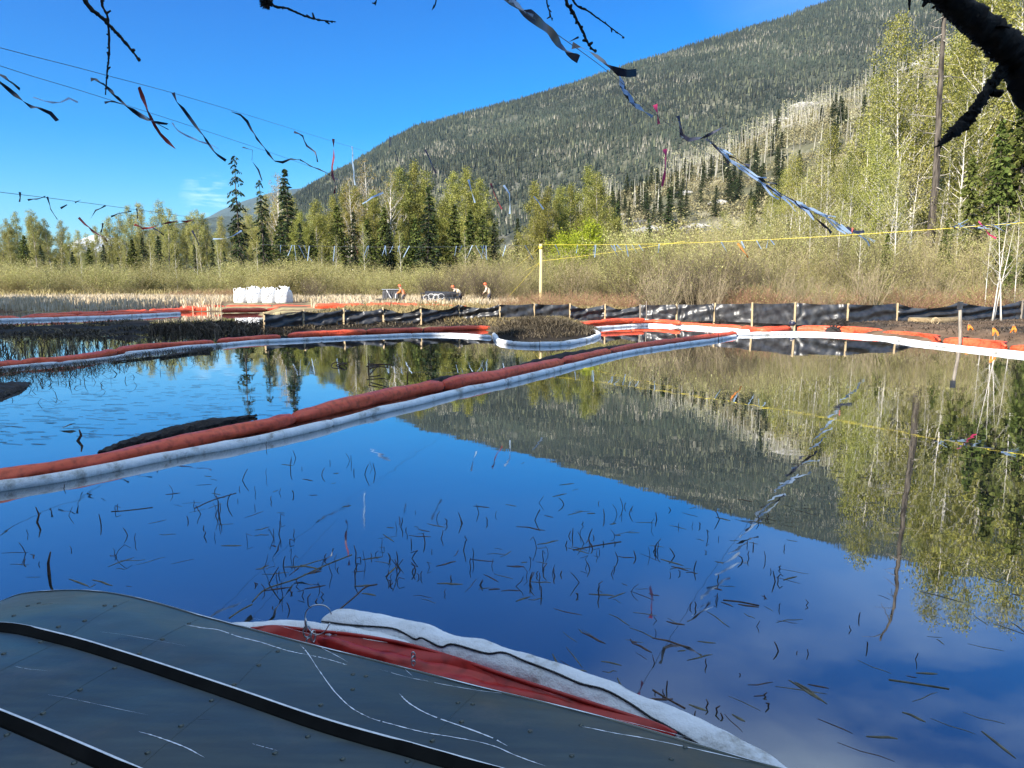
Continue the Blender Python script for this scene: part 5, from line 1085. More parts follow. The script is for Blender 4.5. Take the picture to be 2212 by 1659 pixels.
for k in range(6):
    x = -wx/2+wx*(k+.5)/6; V, F = box((0, 0, .5), (wx/6*.78, .08, 1.0)); V[:, 1] += (V[:, 2])*.25; V[:, 0] += x*(1-.12*V[:, 2]); part('slat', to_mesh('slat', V+[0, -.55, .02], F), M['machine'], t)
V, F = box((0, 0, .45), (wx*.96, .9, .9)); V[:, 1] += V[:, 2]*.2; part('body', to_mesh('body', V, F), M['black_fabric'], t)
for z_ in (.1, 1.0): part('rail', to_mesh('rail', *tube(np.array([[-wx/2, -.62+z_*.25, z_], [wx/2, -.62+z_*.25, z_]]), .035, 6)), M['metal'], t)
part('hose', to_mesh('hose', *tube(cat(np.array([[-.2, -.6, .95], [.05, -.62, .5], [.3, -.66, .2], [.42, -.62, .75]]), 6), .03, 6), True), M['hose'], t)
# machine 2: black fabric rolls in a frame with pale hoses
t = thing('black_fabric_rolls', 'row of black fabric rolls in a low frame with pale hoses', 'machine', at(952, .25)); xa, xb = ux(912, Ym)-t.location.x, ux(992, Ym)-t.location.x
for q, (yy, zz) in enumerate([(-.1, .30), (.5, .30), (.2, .62)]):
    V, F = tube(np.array([[xa+q*.1, yy, zz], [(xa+xb)/2, yy, zz-.02], [xb-q*.1, yy, zz]]), .27, 16); part('fabric_roll', to_mesh('fabric_roll', V, F, True), M['black_fabric'], t)
for k in range(7):
    x = xa+(xb-xa)*k/6; part('frame_upright', to_mesh('frame_upright', *box((x, -.42, .4), (.05, .05, .8))), M['machine'], t)
for z_ in (.08, .78): part('frame_rail', to_mesh('frame_rail', *box(((xa+xb)/2, -.46, z_), (xb-xa+.1, .05, .06))), M['machine'], t)
for k in range(4):
    a = np.linspace(0, 6.1, 16); c = [xa+.35+.32*k, -.52, .5+.08*(k % 2)]; part('hose_loop', to_mesh('hose_loop', *tube(np.stack([c[0]+.2*np.cos(a), c[1]-.04*a/6, c[2]+.17*np.sin(a)], -1), .018, 5), True), M['hose'], t)
for k in range(5):
    x = xa+.25+.2*k; part('red_hose', to_mesh('red_hose', *tube(cat(np.array([[x-.25, -.7, .04], [x, -.7, .26], [x+.2, -.75, .10], [x+.35, -.7, .22]]), 5), .03, 5), True), M['orange'], t)

def person(u, Y, head_v, label, top, lean, arm, trousers='dark_cloth', hat='hat_orange', face=1):
    """one continuous skinned body, leaning forward at the hips; clothes and hat as children"""
    x = ux(u, Y); zt = U(u, head_v, Y)[2]; z0 = gzz(x, Y); Hh = zt-z0; t = thing('person', label, 'person', (x, Y, z0), 'workers behind the fence')
    hip = np.array([0, 0, .86]); th = lean; d = np.array([face*math.sin(th), 0, math.cos(th)])
    chest = hip+d*.32; neck = hip+d*.53; head = neck+np.array([face*math.sin(th*.8), 0, math.cos(th*.8)])*.12; crown = neck+np.array([face*math.sin(th*.8), 0, math.cos(th*.8)])*.27
    f = np.array([face, 0, 0.]); vs = [hip, hip+d*.16, chest, neck, head, crown]; rs = [(.15, .12), (.14, .11), (.17, .12), (.06, .06), (.085, .10), (.07, .08)]; es = [(0, 1), (1, 2), (2, 3), (3, 4), (4, 5)]
    for s in (-1, 1):
        b = len(vs); sh = neck-d*.05+np.array([0, s*.19, -.02]); el = sh+np.array([face*.12*arm, s*.05, -.28+.08*arm]); wr_ = el+np.array([face*.24*arm, -s*.03, -.20+.16*arm]); ha = wr_+np.array([face*.07*arm, 0, -.06])
        vs += [sh, el, wr_, ha]; rs += [(.065, .065), (.048, .048), (.035, .035), (.042, .02)]; es += [(2, b), (b, b+1), (b+1, b+2), (b+2, b+3)]
        b = len(vs); st = .12*s; kn = np.array([face*.07+st*.6, s*.10, .47]); an = np.array([st, s*.11, .08]); toe = an+f*.17+np.array([0, 0, -.05])
        vs += [hip+np.array([0, s*.09, -.08]), kn, an, toe]; rs += [(.105, .10), (.068, .068), (.045, .045), (.04, .03)]; es += [(0, b), (b, b+1), (b+1, b+2), (b+2, b+3)]
        for q in range(5):      # fingers
            c = len(vs); off = np.array([0, (q-2)*.016, 0]) if q < 4 else np.array([0, -s*.035, .02]); tip = ha+off+np.array([face*.03, 0, -.075+.01*abs(q-1)]) 
            vs += [ha+off*.6+np.array([0, 0, -.02]), tip]; rs += [(.009, .009), (.007, .007)]; es += [(b-1, c), (c, c+1)]
    vs = np.array(vs)*(Hh/ (crown[2]+.10)); me = bpy.data.meshes.new('body'); me.from_pydata([tuple(v) for v in vs], es, []); me.update()
    o = link('body', me, M['skin'], t); md = o.modifiers.new('skin', 'SKIN'); md.use_smooth_shade = True
    for v_, r_ in zip(me.skin_vertices[0].data, rs): v_.radius = r_; v_.use_root = False
    me.skin_vertices[0].data[0].use_root = True; o.modifiers.new('sub', 'SUBSURF').levels = 1
    k = Hh/(crown[2]+.10); g = Geo(); g.add(*tube(np.array([hip-[0, 0, .06], hip+d*.16, chest, neck-d*.06])*k, np.array([.185, .185, .20, .10])*k, 14, True, .82))
    for s in (-1, 1):
        sh, el, wr_ = vs[6+ (0 if s < 0 else 18)], vs[7+(0 if s < 0 else 18)], vs[8+(0 if s < 0 else 18)]; g.add(*tube(np.array([sh, el, wr_]), np.array([.082, .066, .05])*k, 10))
    part('jacket', g.mesh('jacket', True), M[top], t); g = Geo()
    for s in (-1, 1):
        b = 10 if s < 0 else 28; g.add(*tube(np.array([vs[b]+[0, 0, .06*k], vs[b+1], vs[b+2]-[0, 0, .02]]), np.array([.125, .085, .07])*k, 10)); 
    part('trousers', g.mesh('trousers', True), M[trousers], t)
    hd = (head*.35+crown*.65)*k; a = np.linspace(0, 2*np.pi, 14, endpoint=False); V = []; 
    for rr_, zz in [(.16, .0), (.125, .01), (.12, .06), (.09, .11), (.03, .135)]: V.append(np.stack([np.cos(a)*rr_*k, np.sin(a)*rr_*.9*k, 0*a+zz*k], -1)+hd)
    V = np.concatenate(V); F = np.concatenate([np.stack([q*14+np.arange(14), q*14+(np.arange(14)+1) % 14, (q+1)*14+(np.arange(14)+1) % 14, (q+1)*14+np.arange(14)], -1) for q in range(4)]); part('hard_hat', to_mesh('hard_hat', V, [F, (np.arange(14)+56)[None]], True), M[hat], t)
    for nm, off, r_, mt in [('nose', (.10, 0, -.06), .018, 'skin'), ('eye', (.088, -.035, -.03), .010, 'dark_cloth'), ('eye', (.088, .035, -.03), .010, 'dark_cloth')]:
        off = np.array(off)*[face, 1, 1]*k; V, F = tube(np.array([hd+off-[0, 0, r_*k], hd+off, hd+off+[0, 0, r_*k]]), np.array([.3, 1, .3])*r_*k, 6); part(nm, to_mesh(nm, V, F, True), M[mt], t)
    return t
person(874, 46.2, 614, 'person in orange workwear bending beside the slatted hopper', 'orange_cloth', .55, .8, face=-1)
person(995, 46.8, 616, 'person in cream shirt stooping behind the black rolls', 'cream_cloth', .95, .9, face=-1)
person(1058, 45.5, 610, 'person in cream shirt and orange hard hat right of the rolls', 'cream_cloth', .5, .6, face=-1)

# ------------------------------------------------------------------ logs, planks and flotsam
def logm(name, label, L, rad, z, seed=1, sq=.6, mat='log', n=12):
    P = cat(np.array([G(u, v, z) for u, v in L]), 10); b = P[0]; s = np.linspace(0, 5, len(P)); r = np.interp(np.linspace(0, 1, len(P)), np.linspace(0, 1, len(rad)), rad)*(1+.4*nrad(s*1.5, seed))
    V, F = tube(P-b, r, n, True, sq, up=(0, 0, 1)); V += rng.normal(0, .008, V.shape); o = link(name, to_mesh(name, V, F), M[mat], loc=b); tag(o, label, 'log', 'dark wood floating by the booms'); return o
logm('floating_log', 'long dark bark slab lying against the back of the middle boom', [(214, 978), (290, 953), (380, 932), (460, 914), (552, 898)], [.02, .08, .11, .10, .03], .02, 3)
logm('floating_log', 'dark sodden debris behind the far half of the middle boom', [(1090, 801), (1150, 788), (1220, 773), (1300, 757), (1390, 742)], [.02, .12, .16, .13, .03], .03, 4, .8)
logm('floating_log', 'dark strip of debris behind the middle boom near the mound', [(900, 832), (960, 820), (1060, 804)], [.02, .08, .03], .03, 8, .8)
logm('mud_lump', 'dark muddy slab at the left edge of the pond', [(-60, 868), (-20, 850), (20, 838), (62, 826)], [.25, .34, .26, .03], .01, 5, .35)
logm('floating_plank', 'forked dark branch floating below the left boom', [(345, 772), (400, 764), (425, 758), (458, 752)], [.02, .04, .10, .05], .03, 6, .6)
logm('floating_plank', 'thin dark stick floating beside the forked branch', [(240, 782), (330, 772), (420, 762), (452, 762)], [.02, .03, .04, .05], .02, 7, .6)
for u, v, dx, dy, lab in [(148, 918, 34, -18, 'brown leaf shaped flake floating on the left pond'), (24, 800, 40, -6, 'dark sliver floating at the far left')]:
    a, b = G(u-dx*.6, v+9, .01), G(u+dx*.5, v-4, .05); c = (a+b)/2; V = np.array([a, c+[0, -.08, .0], b, c+[0, .09, .01], c+[0.03, 0, .03]]); tag(link('floating_flake', to_mesh('flake', V-c, np.array([[0, 1, 4], [1, 2, 4], [2, 3, 4], [3, 0, 4], [0, 3, 2]])), M['old_wood'], loc=c), lab, 'bark flake')
def stick(pts, r, label, mat='reed', zs=None, name='stick', cat_='stick', group=None):
    P = np.array([G(u, v, z) for (u, v), z in zip(pts, zs or [.001]*len(pts))]); tag(link(name, to_mesh(name, *tube(cat(P, 4)-P[0], r, 5), True), M[mat], loc=P[0]), label, cat_, group)
# upright sticks, each grown from one base point
def upright(u, v, top, label, lean=0, r=.012, kink=0, mat='reed'):
    b = G(u, v, 0); q = U(u+lean, top, b[1]); m = (b+q)/2+[kink, 0, 0]; tag(link('upright_stick', to_mesh('upright_stick', *tube(np.array([b-[0, 0, .2], b, m, q])-b, [r, r, r*.8, r*.4], 5), True), M[mat], loc=b), label, 'stick', 'single sticks standing in the pond')
upright(168, 952, 928, 'curved dark stick standing on the left pond', 3, .018, .03); upright(879, 838, 788, 'thin stick standing behind the middle boom', 3, .012); upright(796, 800, 768, 'dark stick with twigs standing right of centre', 0, .015)
upright(1166, 752, 730, 'short pale stick beyond the mound', 0, .01); upright(1552, 738, 716, 'thin stick right of the mound', 0, .012); upright(80, 1128, 1095, 'bent reed standing at the left of the near water', -3, .008, .02)
upright(106, 1240, 1192, 'tall dark reed standing above the boat bow', 3, .010, -.01); upright(138, 1056, 1045, 'thin drooping reed in front of the middle boom', 2, .004)
for k in range(5): a = random.uniform(-1, 1); stick([(797+a*6, 798-k*3), (812+k*9, 792+random.uniform(-6, 3))], .012, '%s twig of the dark snag right of centre' % ordw(k), zs=[.05+.04*k, .04+.05*k], group='twigs of the dark snag')
a = np.linspace(0, 6.28, 14)
for k in range(3): p = G(725+k*7, 789, .02); tag(link('floating_ring', to_mesh('floating_ring', *tube(np.stack([.09*np.cos(a), .13*np.sin(a), .05*np.sin(a+k)], -1), .012, 5, False), True), M['reed'], loc=p), ['left', 'middle', 'right'][k]+' curled stem of the small dark tangle on the pond', 'stem', 'small dark tangle on the pond')

# broken reed stubs: they lean out of the water and mirror in it
stub_regions = [  # (u0,u1,v0,v1,count,zmax, label)
 (820, 1380, 1085, 1290, 92, .085, 'short broken reed stub in the dense patch in mid water'), (1380, 1700, 1095, 1260, 34, .085, 'short broken reed stub right of the dense patch'),
 (560, 860, 1195, 1290, 24, .11, 'dark reed stub left of the dense patch'), (540, 700, 1260, 1330, 12, .05, 'tiny reed stub near the wire ring'),
 (330, 640, 1050, 1180, 24, .10, 'reed stub in the left part of the near water'), (20, 330, 1080, 1220, 14, .09, 'reed stub above the boat at far left'),
 (520, 840, 950, 1040, 16, .12, 'thin reed standing just before the middle boom'), (1380, 1720, 1290, 1560, 26, .05, 'reed stub in the darker water at lower right'), (1700, 1990, 1300, 1440, 7, .05, 'reed stub in the pale water at right'),
 (460, 480, 1095, 1135, 6, .13, 'reed stub in the tight tuft at left')]
lst = {}
for (u0, u1, v0, v1, cnt, zm, lab) in stub_regions:
    for k in range(cnt):
        u, v = (u0+u1)/2+(u1-u0)/2*random.uniform(-1, 1), random.uniform(v0, v1); b = G(u, v); h = zm*random.uniform(.25, 1.0)**1.2
        ln = random.gauss(0, .3); P = np.array([b-[0, 0, .08], b, b+[ln*h*.5+random.gauss(0, .004), 0, h*.55], b+[ln*h+random.gauss(0, .006), random.gauss(0, .01), h]])
        if random.random() < .07: P = np.vstack([P, P[-1]+[random.uniform(-.05, .05), 0, -h*.3]])
        r = random.uniform(.0018, .0042); rs = [r]*len(P); rs[-1] *= .6
        o = link('reed_stub', to_mesh('reed_stub', *tube(P-b, rs, 5), True), M['reed'], loc=b); tag(o, lab, 'reed', 'broken reed stubs in the near water'); lst.setdefault(lab, []).append((u, o))
flt = [(780, 1420, 1090, 1300, 60, 'flat broken reed floating among the dense stubs', 0), (1380, 1760, 1090, 1300, 30, 'flat reed floating right of the dense stubs', -.3), (1180, 1760, 1300, 1620, 46, 'flat reed floating in the dark water at lower right', -.55),
       (1760, 2205, 1250, 1650, 22, 'flat reed floating on the pale water at right', -.5), (250, 760, 1000, 1180, 26, 'flat reed floating before the middle boom', .25), (560, 900, 1200, 1300, 12, 'flat reed floating near the sock end', .5),
       (1100, 2100, 990, 1110, 26, 'pale reed floating over the mountain reflection', .15), (20, 420, 1190, 1270, 14, 'flat reed floating close to the boat bow', .2)]
for (u0, u1, v0, v1, cnt, lab, ang) in flt:
    for k in range(cnt):
        u, v = random.uniform(u0, u1), random.uniform(v0, v1)
        if v > 1285+(u-560)*.30 and u < 1700 and u > 500: v = random.uniform(v0, min(v1, 1285+(u-560)*.28)) if 1285+(u-560)*.28 > v0 else v0
        b = G(u, v, .0005); L = random.uniform(.04, .17)*(1.3 if random.random() < .15 else 1); a_ = ang+random.gauss(0, .45); d = np.array([math.cos(a_), math.sin(a_)*1.2, 0])
        P = np.array([b-d*L/2, b-d*L*.1+[random.gauss(0, .004), random.gauss(0, .008), 0], b+d*L*.25+[0, random.gauss(0, .004), 0], b+d*L/2]); r = random.choice([.002, .003, .0035, .005, .007])
        o = link('floating_reed', to_mesh('floating_reed', *tube(P-b, [r*.5, r, r, r*.4], 5, True, .5), True), M[random.choice(['reed', 'reed_olive', 'reed_olive'])], loc=b); tag(o, lab, 'reed', 'flat reeds floating on the near water'); lst.setdefault(lab, []).append((u, o))
for lab, L_ in lst.items():
    L_.sort(key=lambda q: q[0])
    for i, (u, o) in enumerate(L_): o['label'] = '%s %s, from the left' % (ordw(i), lab)
gl2 = 'long reed stems lying on the near water'
for pts, lab in [([(545, 1300), (575, 1272), (640, 1250), (700, 1222), (760, 1198)], 'long pale reed stem lying from the sock end up to the right'), ([(495, 1335), (520, 1318), (545, 1305)], 'pale reed stem ending at the white sock'), ([(240, 1105), (270, 1103), (330, 1096)], 'long thin reed stem in the left water'),
                 ([(420, 1098), (460, 1080), (510, 1065)], 'long reed stem left of centre water'), ([(735, 1315), (765, 1290), (790, 1268), (815, 1262)], 'crooked dark reed before the big sock'), ([(1238, 1188), (1290, 1178), (1342, 1170)], 'straight reed lying mid water'),
                 ([(1920, 1468), (1975, 1476), (2050, 1488)], 'long dark reed in the pale water at lower right'), ([(1410, 1490), (1440, 1508), (1480, 1530)], 'thick dark reed by the sock at lower right'), ([(1562, 1296), (1600, 1300), (1640, 1308)], 'dark reed lying at right of centre')]:
    stick(pts, .0038, lab, 'reed_olive' if 'pale' in lab else 'reed', name='long_reed', cat_='reed', group=gl2)

# ------------------------------------------------------------------ foreground socks and boom
def fore_sock(name, label, L, r, seed, rs=None):
    P, s = resample(cat(np.array([G(u, v, z) for u, v, z in L]), 12), .012); b = P[0].copy(); t = thing(name, label, 'absorbent boom', b)
    e = s; rad = r*(1+.10*nrad(s*3.0, seed)*2+.05*np.sin(s*14+2*nrad(s, seed+3)*8)); rad *= np.clip(e/.09+.12, 0, 1)**.55
    if rs is not None: rad *= np.interp(s/s[-1], np.linspace(0, 1, len(rs)), rs)
    rad[-6:] *= np.linspace(1, .4, 6) if name.endswith('short') else 1
    V, F = tube(P-b, rad, 40, True, .9, up=(0, 0, 1)); m = len(s)
    a = np.tile(np.linspace(0, 6.283, 40, endpoint=False), m); ss = np.repeat(s, 40); d = (fbm(ss*9+seed, a*1.6+seed, 4)-.45)*.022
    C = np.repeat(P-b, 40, 0); nr = V-C; nr /= np.linalg.norm(nr, axis=1)[:, None]+1e-9; V = V+nr*d[:, None]
    part('sock', to_mesh('sock', V, F, True), M['sock'], t); return t, P, rad
big, PB_, RB_ = fore_sock('absorbent_boom', 'thick white absorbent boom beside the overturned boat', [(u_, v_, .055) for u_, v_ in [(697, 1343), (740, 1346), (815, 1361), (897, 1379), (952, 1400), (1034, 1420), (1116, 1444), (1198, 1474), (1307, 1514), (1417, 1562), (1526, 1612), (1635, 1672), (1700, 1715)]], .082, 5)
short, PS_, RS_ = fore_sock('absorbent_boom', 'shorter white absorbent boom behind the red boom and wire ring', [(u_, v_, .045) for u_, v_ in [(430, 1378), (492, 1371), (569, 1366), (651, 1365), (705, 1372), (788, 1386), (850, 1400), (878, 1412)]], .058, 9)
# black braided cord along the sock
CPX = [(695, 1343), (760, 1351), (842, 1357), (872, 1368), (897, 1382), (912, 1379), (952, 1398), (979, 1392), (1050, 1412), (1088, 1410), (1132, 1428), (1198, 1453), (1253, 1477), (1307, 1491), (1362, 1521), (1406, 1551), (1428, 1562), (1480, 1592), (1540, 1628), (1600, 1668)]
CP = []
for u_, v_ in cat(np.array(CPX, float), 6):
    r_ = ray(u_, v_); r_ = r_/np.linalg.norm(r_); ts = np.linspace(2.0, 5.0, 1500); pp = np.array([0, 0, CAMZ])+ts[:, None]*r_
    near = pp[(pp[:, 2] < .22) & (pp[:, 2] > -.02)]; dd = np.linalg.norm(near[:, None]-PB_[None, ::3], axis=2); m_ = dd.min(1); kk = dd.argmin(1)
    hit = np.nonzero(m_ < RB_[::3][kk]*.97+.003)[0]; CP.append(near[hit[0]] if len(hit) else near[m_.argmin()])
CP = np.array(CP)+[0, -.001, .002]; CP[1:-1] = (CP[:-2]+CP[1:-1]*2+CP[2:])/4
CP = cat(CP, 4); CPr, cs = resample(CP, .006); cord = thing('braided_cord', 'black braided cord running along the thick white boom', 'cord', CPr[0])
for ph in (0, 2.094, 4.188):
    Q = CPr-CPr[0]; Tt = np.gradient(Q, axis=0); Tt /= np.linalg.norm(Tt, axis=1)[:, None]; A = np.cross(Tt, [0, 0, 1.]); A /= np.linalg.norm(A, axis=1)[:, None]; B = np.cross(Tt, A); w_ = cs*260+ph
    part('strand', to_mesh('strand', *tube(Q+(A*np.cos(w_)[:, None]+B*np.sin(w_)[:, None])*.0026, .0029, 5, False), True), M['cord'], cord)
# red boom between sock and hull
LR = [(u_, v_, .015) for u_, v_ in [(520, 1385), (560, 1384), (600, 1390), (700, 1411), (760, 1424), (870, 1449), (979, 1480), (1088, 1512), (1198, 1544), (1307, 1575), (1400, 1606), (1470, 1640)]]
P, s = resample(cat(np.array([G(u, v, z) for u, v, z in LR]), 12), .01); b = P[0].copy(); red = thing('containment_boom', 'crumpled red vinyl boom between the boat and the white socks', 'boom', b)
f = s/s[-1]; rad = .086*np.clip(.42+f*2.6, 0, 1)*np.clip((1-f)*5+.15, 0, 1)**.6*(1+.06*nrad(s*2, 3)*2); pin = np.exp(-((s-.42)/.07)**2)*.22; rad *= 1-pin
V, F = tube(P-b, rad, 48, True, .85, up=(0, 0, 1)); m = len(s); a = np.tile(np.linspace(0, 6.283, 48, endpoint=False), m); ss = np.repeat(s, 48)
C = np.repeat(P-b, 48, 0); nr = V-C; nr /= np.linalg.norm(nr, axis=1)[:, None]+1e-9
wr_ = .020*np.sin(a*5+ss*22*np.exp(-ss))*np.exp(-((ss-.5)/.45)**2) + .012*np.abs(np.sin(a*3.2-ss*4+1.2*fbm(ss*3, a, 2)))+(fbm(ss*6, a*2.2, 3)-.45)*.03
V = V+nr*wr_[:, None]
part('float_chamber', to_mesh('float_chamber', V, F, True), M['red_vinyl'], red)
Q, s2 = resample(cat(np.array([G(u, v, .115) for u, v in [(541, 1359), (596, 1354), (678, 1363), (760, 1371), (870, 1390), (979, 1421), (1088, 1458), (1198, 1494), (1307, 1529), (1417, 1565), (1460, 1586)]]), 10), .02)
T = np.gradient(Q, axis=0); T /= np.linalg.norm(T, axis=1)[:, None]; Nn = np.stack([T[:, 1], -T[:, 0], 0*s2], -1); Nn *= -np.sign(Nn[:, 1])[:, None]; rows = []
for k in range(9):
    q = k/8; rows.append(Q + Nn*(.13*q+.008*np.sin(s2*13+k*.8))[:, None] + np.array([0, 0, 1])*(-.09*q+.01*np.sin(s2*7+q*5)-.0*q)[:, None])
Vr = np.concatenate(rows); m = len(s2); i = np.arange(8)[:, None]*m+np.arange(m-1)[None]; F = np.stack([i, i+1, i+1+m, i+m], -1).reshape(-1, 4)
part('top_seam_flap', to_mesh('top_seam_flap', Vr-b, F, True), M['red_vinyl'], red)
part('seam_welt', to_mesh('seam_welt', *tube(Q-b, .009, 8), True), M['red_vinyl'], red)
# wire ring and shackles
c = G(668, 1358, .15); ring = thing('wire_ring', 'steel wire ring with shackles clipped to the red boom', 'wire ring', c); a = np.linspace(.3, 6.0, 34); wob = .004*np.sin(a*3)
part('ring', to_mesh('ring', *tube(np.stack([.045+(.062+wob)*np.cos(a), .02*np.sin(a), .05+(.066+wob)*np.sin(a)], -1), .0028, 6), True), M['metal'], ring)
for k, (dx, dz, rz, nm) in enumerate([(-.008, -.01, .3, 'shackle'), (.02, -.035, 1.2, 'shackle'), (.0, -.07, .7, 'snap_hook'), (-.012, .025, 2.0, 'shackle')]):
    a = np.linspace(0, 6.28, 14); part(nm, to_mesh(nm, *tube(np.stack([dx+.017*np.cos(a)*math.cos(rz), .017*np.cos(a)*math.sin(rz)-.01, dz+.030*np.sin(a)], -1), .0045, 6, False), True), M['metal'], ring)
for k in range(5):
    p_ = c+np.array([.09+.035*k*1.0, .035, -.05+.01*math.sin(k)]); V, F = tube(np.array([[-.022, 0, 0], [0, 0, .002], [.022, 0, -.002]]), [.012, .019, .012], 8); part('rope_knot', to_mesh('rope_knot', V+(p_-c), F, True), M['sock'], ring)
c2 = G(895, 1420, .12); hk = thing('snap_clip', 'small steel clip at the end of the shorter white boom', 'clip', c2)
for k in range(3): a = np.linspace(0, 6.28, 12); part('link', to_mesh('link', *tube(np.stack([.008*np.cos(a), .01*np.cos(a)*(k % 2)-.03, .013*np.sin(a)-.02*k+.03], -1), .003, 5, False), True), M['metal'], hk)

# ------------------------------------------------------------------ overturned boat
Epx = [(-330, 1420, .02), (-200, 1370, .10), (-90, 1330, .18), (0, 1300, .25), (60, 1281, .31), (180, 1276, .37), (290, 1291, .40), (440, 1332, .40), (620, 1380, .40), (815, 1429, .40), (1040, 1486, .40), (1290, 1547, .40), (1600, 1637, .40), (1960, 1740, .40)]
E_ = np.array([G(*p) for p in Epx]); nE = len(E_)
Brow = {5: (0, 1360, .445), 6: (130, 1385, .46), 7: (272, 1427, .46), 8: (490, 1500, .46), 9: (700, 1573, .46), 10: (905, 1632, .46)}
B_ = np.zeros((nE, 3))
for k, p in Brow.items(): B_[k] = G(*p)
dB = np.array([.36, -.155, 0])
for k in (11, 12, 13): B_[k] = B_[k-1]+(E_[k]-E_[k-1])*[1, 1, 0]
for k, (dz) in zip((4, 3, 2, 1, 0), (.40, .33, .25, .15, .04)): B_[k] = B_[k+1]+[-.27, .03-.02*(4-k), 0]; B_[k, 2] = dz
cr = np.array([-.095, -.405, 0])
C_ = B_+cr; C_[:, 2] = B_[:, 2]+.02; D_ = C_+cr; D_[:, 2] = B_[:, 2]; H_ = D_+cr*1.05; H_[:, 2] = E_[:, 2]
for k in range(5):      # bow narrows
    q = (5-k)/5; mid = C_[k]; D_[k, :2] += (mid-D_[k])[:2]*q*.25; H_[k, :2] += (mid-H_[k])[:2]*q*.35
ctrl = [E_, E_*.5+B_*.5+[0, 0, .012], B_, B_*.5+C_*.5+[0, 0, .006], C_, C_*.5+D_*.5+[0, 0, .006], D_, D_*.5+H_*.5+[0, 0, .012], H_]
rowsL = [cat(c_, 10) for c_ in ctrl]; AR = np.stack(rowsL)          # cross x along
AR2 = np.stack([cat(AR[:, j], 6) for j in range(AR.shape[1])], 1)    # refined across
nc, na = AR2.shape[:2]
hb = np.array([-.9, 1.9, 0]); boat = thing('overturned_boat', 'overturned grey green aluminium boat lying in the foreground', 'boat', hb)
i = np.arange(nc-1)[:, None]*na+np.arange(na-1)[None]; F = np.stack([i, i+na, i+na+1, i+1], -1).reshape(-1, 4)
part('hull_bottom', to_mesh('hull_bottom', (AR2-hb).reshape(-1, 3), F, True), M['hull'], boat)
for row, sgn, lab in ((0, 1, 'far'), (nc-1, -1, 'near')):
    top = AR2[row]-hb; outw = np.array([.095, .405, 0])*sgn/.416; low = top+outw*.04; low[:, 2] = np.minimum(top[:, 2]-.02, .0+.03); mid = top*.5+low*.5+outw*.03
    V = np.concatenate([top-[0, 0, .002], mid, low]); i = np.arange(2)[:, None]*na+np.arange(na-1)[None]; F = np.stack([i, i+1, i+na+1, i+na], -1).reshape(-1, 4)
    part('hull_side', to_mesh('hull_side', V, F, True), M['hull'], boat)
    part('chine_edge', to_mesh('chine_edge', *tube(top+[0, 0, -.003], .0075, 8), True), M['hull'], boat)
def hullpt(c, a):   # c in 0..4 (E,B,C,D,H) a in row index 0..nE-1
    return bil(c*12, a*10)
def bil(ci, ai):
    ci = min(max(ci, 0), nc-1.001); ai = min(max(ai, 0), na-1.001); c0, a0 = int(ci), int(ai); fc, fa = ci-c0, ai-a0
    return AR2[c0, a0]*(1-fc)*(1-fa)+AR2[c0+1, a0]*fc*(1-fa)+AR2[c0, a0+1]*(1-fc)*fa+AR2[c0+1, a0+1]*fc*fa
PJ = np.array([[proj(AR2[c, a]) for a in range(na)] for c in range(nc)])
def onhull(u, v, lift=.0):
    d = (PJ[..., 0]-u)**2+(PJ[..., 1]-v)**2; k = np.unravel_index(np.argmin(d), d.shape); p = AR2[k]
    r_ = ray(u, v); t_ = (p[2]-CAMZ)/r_[2]; q = r_*t_+[0, 0, CAMZ]
    # refine with a local plane
    c, a = k; c2 = c+1 if c < nc-1 else c-1; a2 = a+1 if a < na-1 else a-1; nn_ = np.cross(AR2[c2, a]-p, AR2[c, a2]-p); nn_ /= np.linalg.norm(nn_); nn_ *= np.sign(nn_[2]); o_ = np.array([0, 0, CAMZ])
    t_ = np.dot(p-o_, nn_)/np.dot(r_, nn_); return o_+r_*t_+nn_*lift, nn_
# strakes: raised ribs, shade painted black, pale highlight painted on the worn top edge
for c in (1, 2, 3):
    L = np.array([hullpt(c, a) for a in np.linspace(.2, nE-1.1, 150)])-hb; cro = np.array([.095, .405, 0])/.416
    prof = [(-.024, -.002), (-.019, .004), (.010, .024), (.0135, .024), (.018, .0)]
    V = np.concatenate([L+cro*x_+[0, 0, z_+.001] for x_, z_ in prof]); m = len(L); i = np.arange(len(prof)-1)[:, None]*m+np.arange(m-1)[None]; F = np.stack([i, i+1, i+m+1, i+m], -1).reshape(-1, 4)
    st_ = part('strake', to_mesh('strake', V, F), M['strake'], boat)
    g = Geo(); R2 = np.random.default_rng(c)
    V = np.concatenate([L+cro*(.022+.001*q_)+[0, 0, .010-q_*.004+.004] for q_ in (0, 1)]); 
    w_ = np.clip((fbm(np.linspace(0, 18, m), np.full(m, c*1.3), 3)-.36)*8, 0, 1)*.004+.0006
    A_ = L+cro*.0125+[0, 0, .0262]; Bv = A_-cro*(w_[:, None]*.9+.0012)-np.array([0, 0, 1])*w_[:, None]*.4; V = np.concatenate([A_, Bv]); i = np.arange(m-1)[None]; F = np.stack([i, i+1, i+m+1, i+m], -1).reshape(-1, 4)
    part('worn_highlight_edge', to_mesh('worn_highlight_edge', V, F, True), M['scratch'], boat)
# worn chine edge
top = AR2[0]-hb; m = na; w_ = np.clip((fbm(np.linspace(0, 30, m), np.full(m, 4.4), 3)-.40)*7, 0, 1)*.0045+.0007
V = np.concatenate([top+[0, 0, .0052], top+[0, 0, .0052]-np.array([.095, .405, 0])/.416*w_[:, None]]); i = np.arange(m-1)[None]; F = np.stack([i, i+m, i+m+1, i+1], -1).reshape(-1, 4)
part('worn_highlight_edge', to_mesh('worn_highlight_edge', V, F, True), M['scratch'], boat)
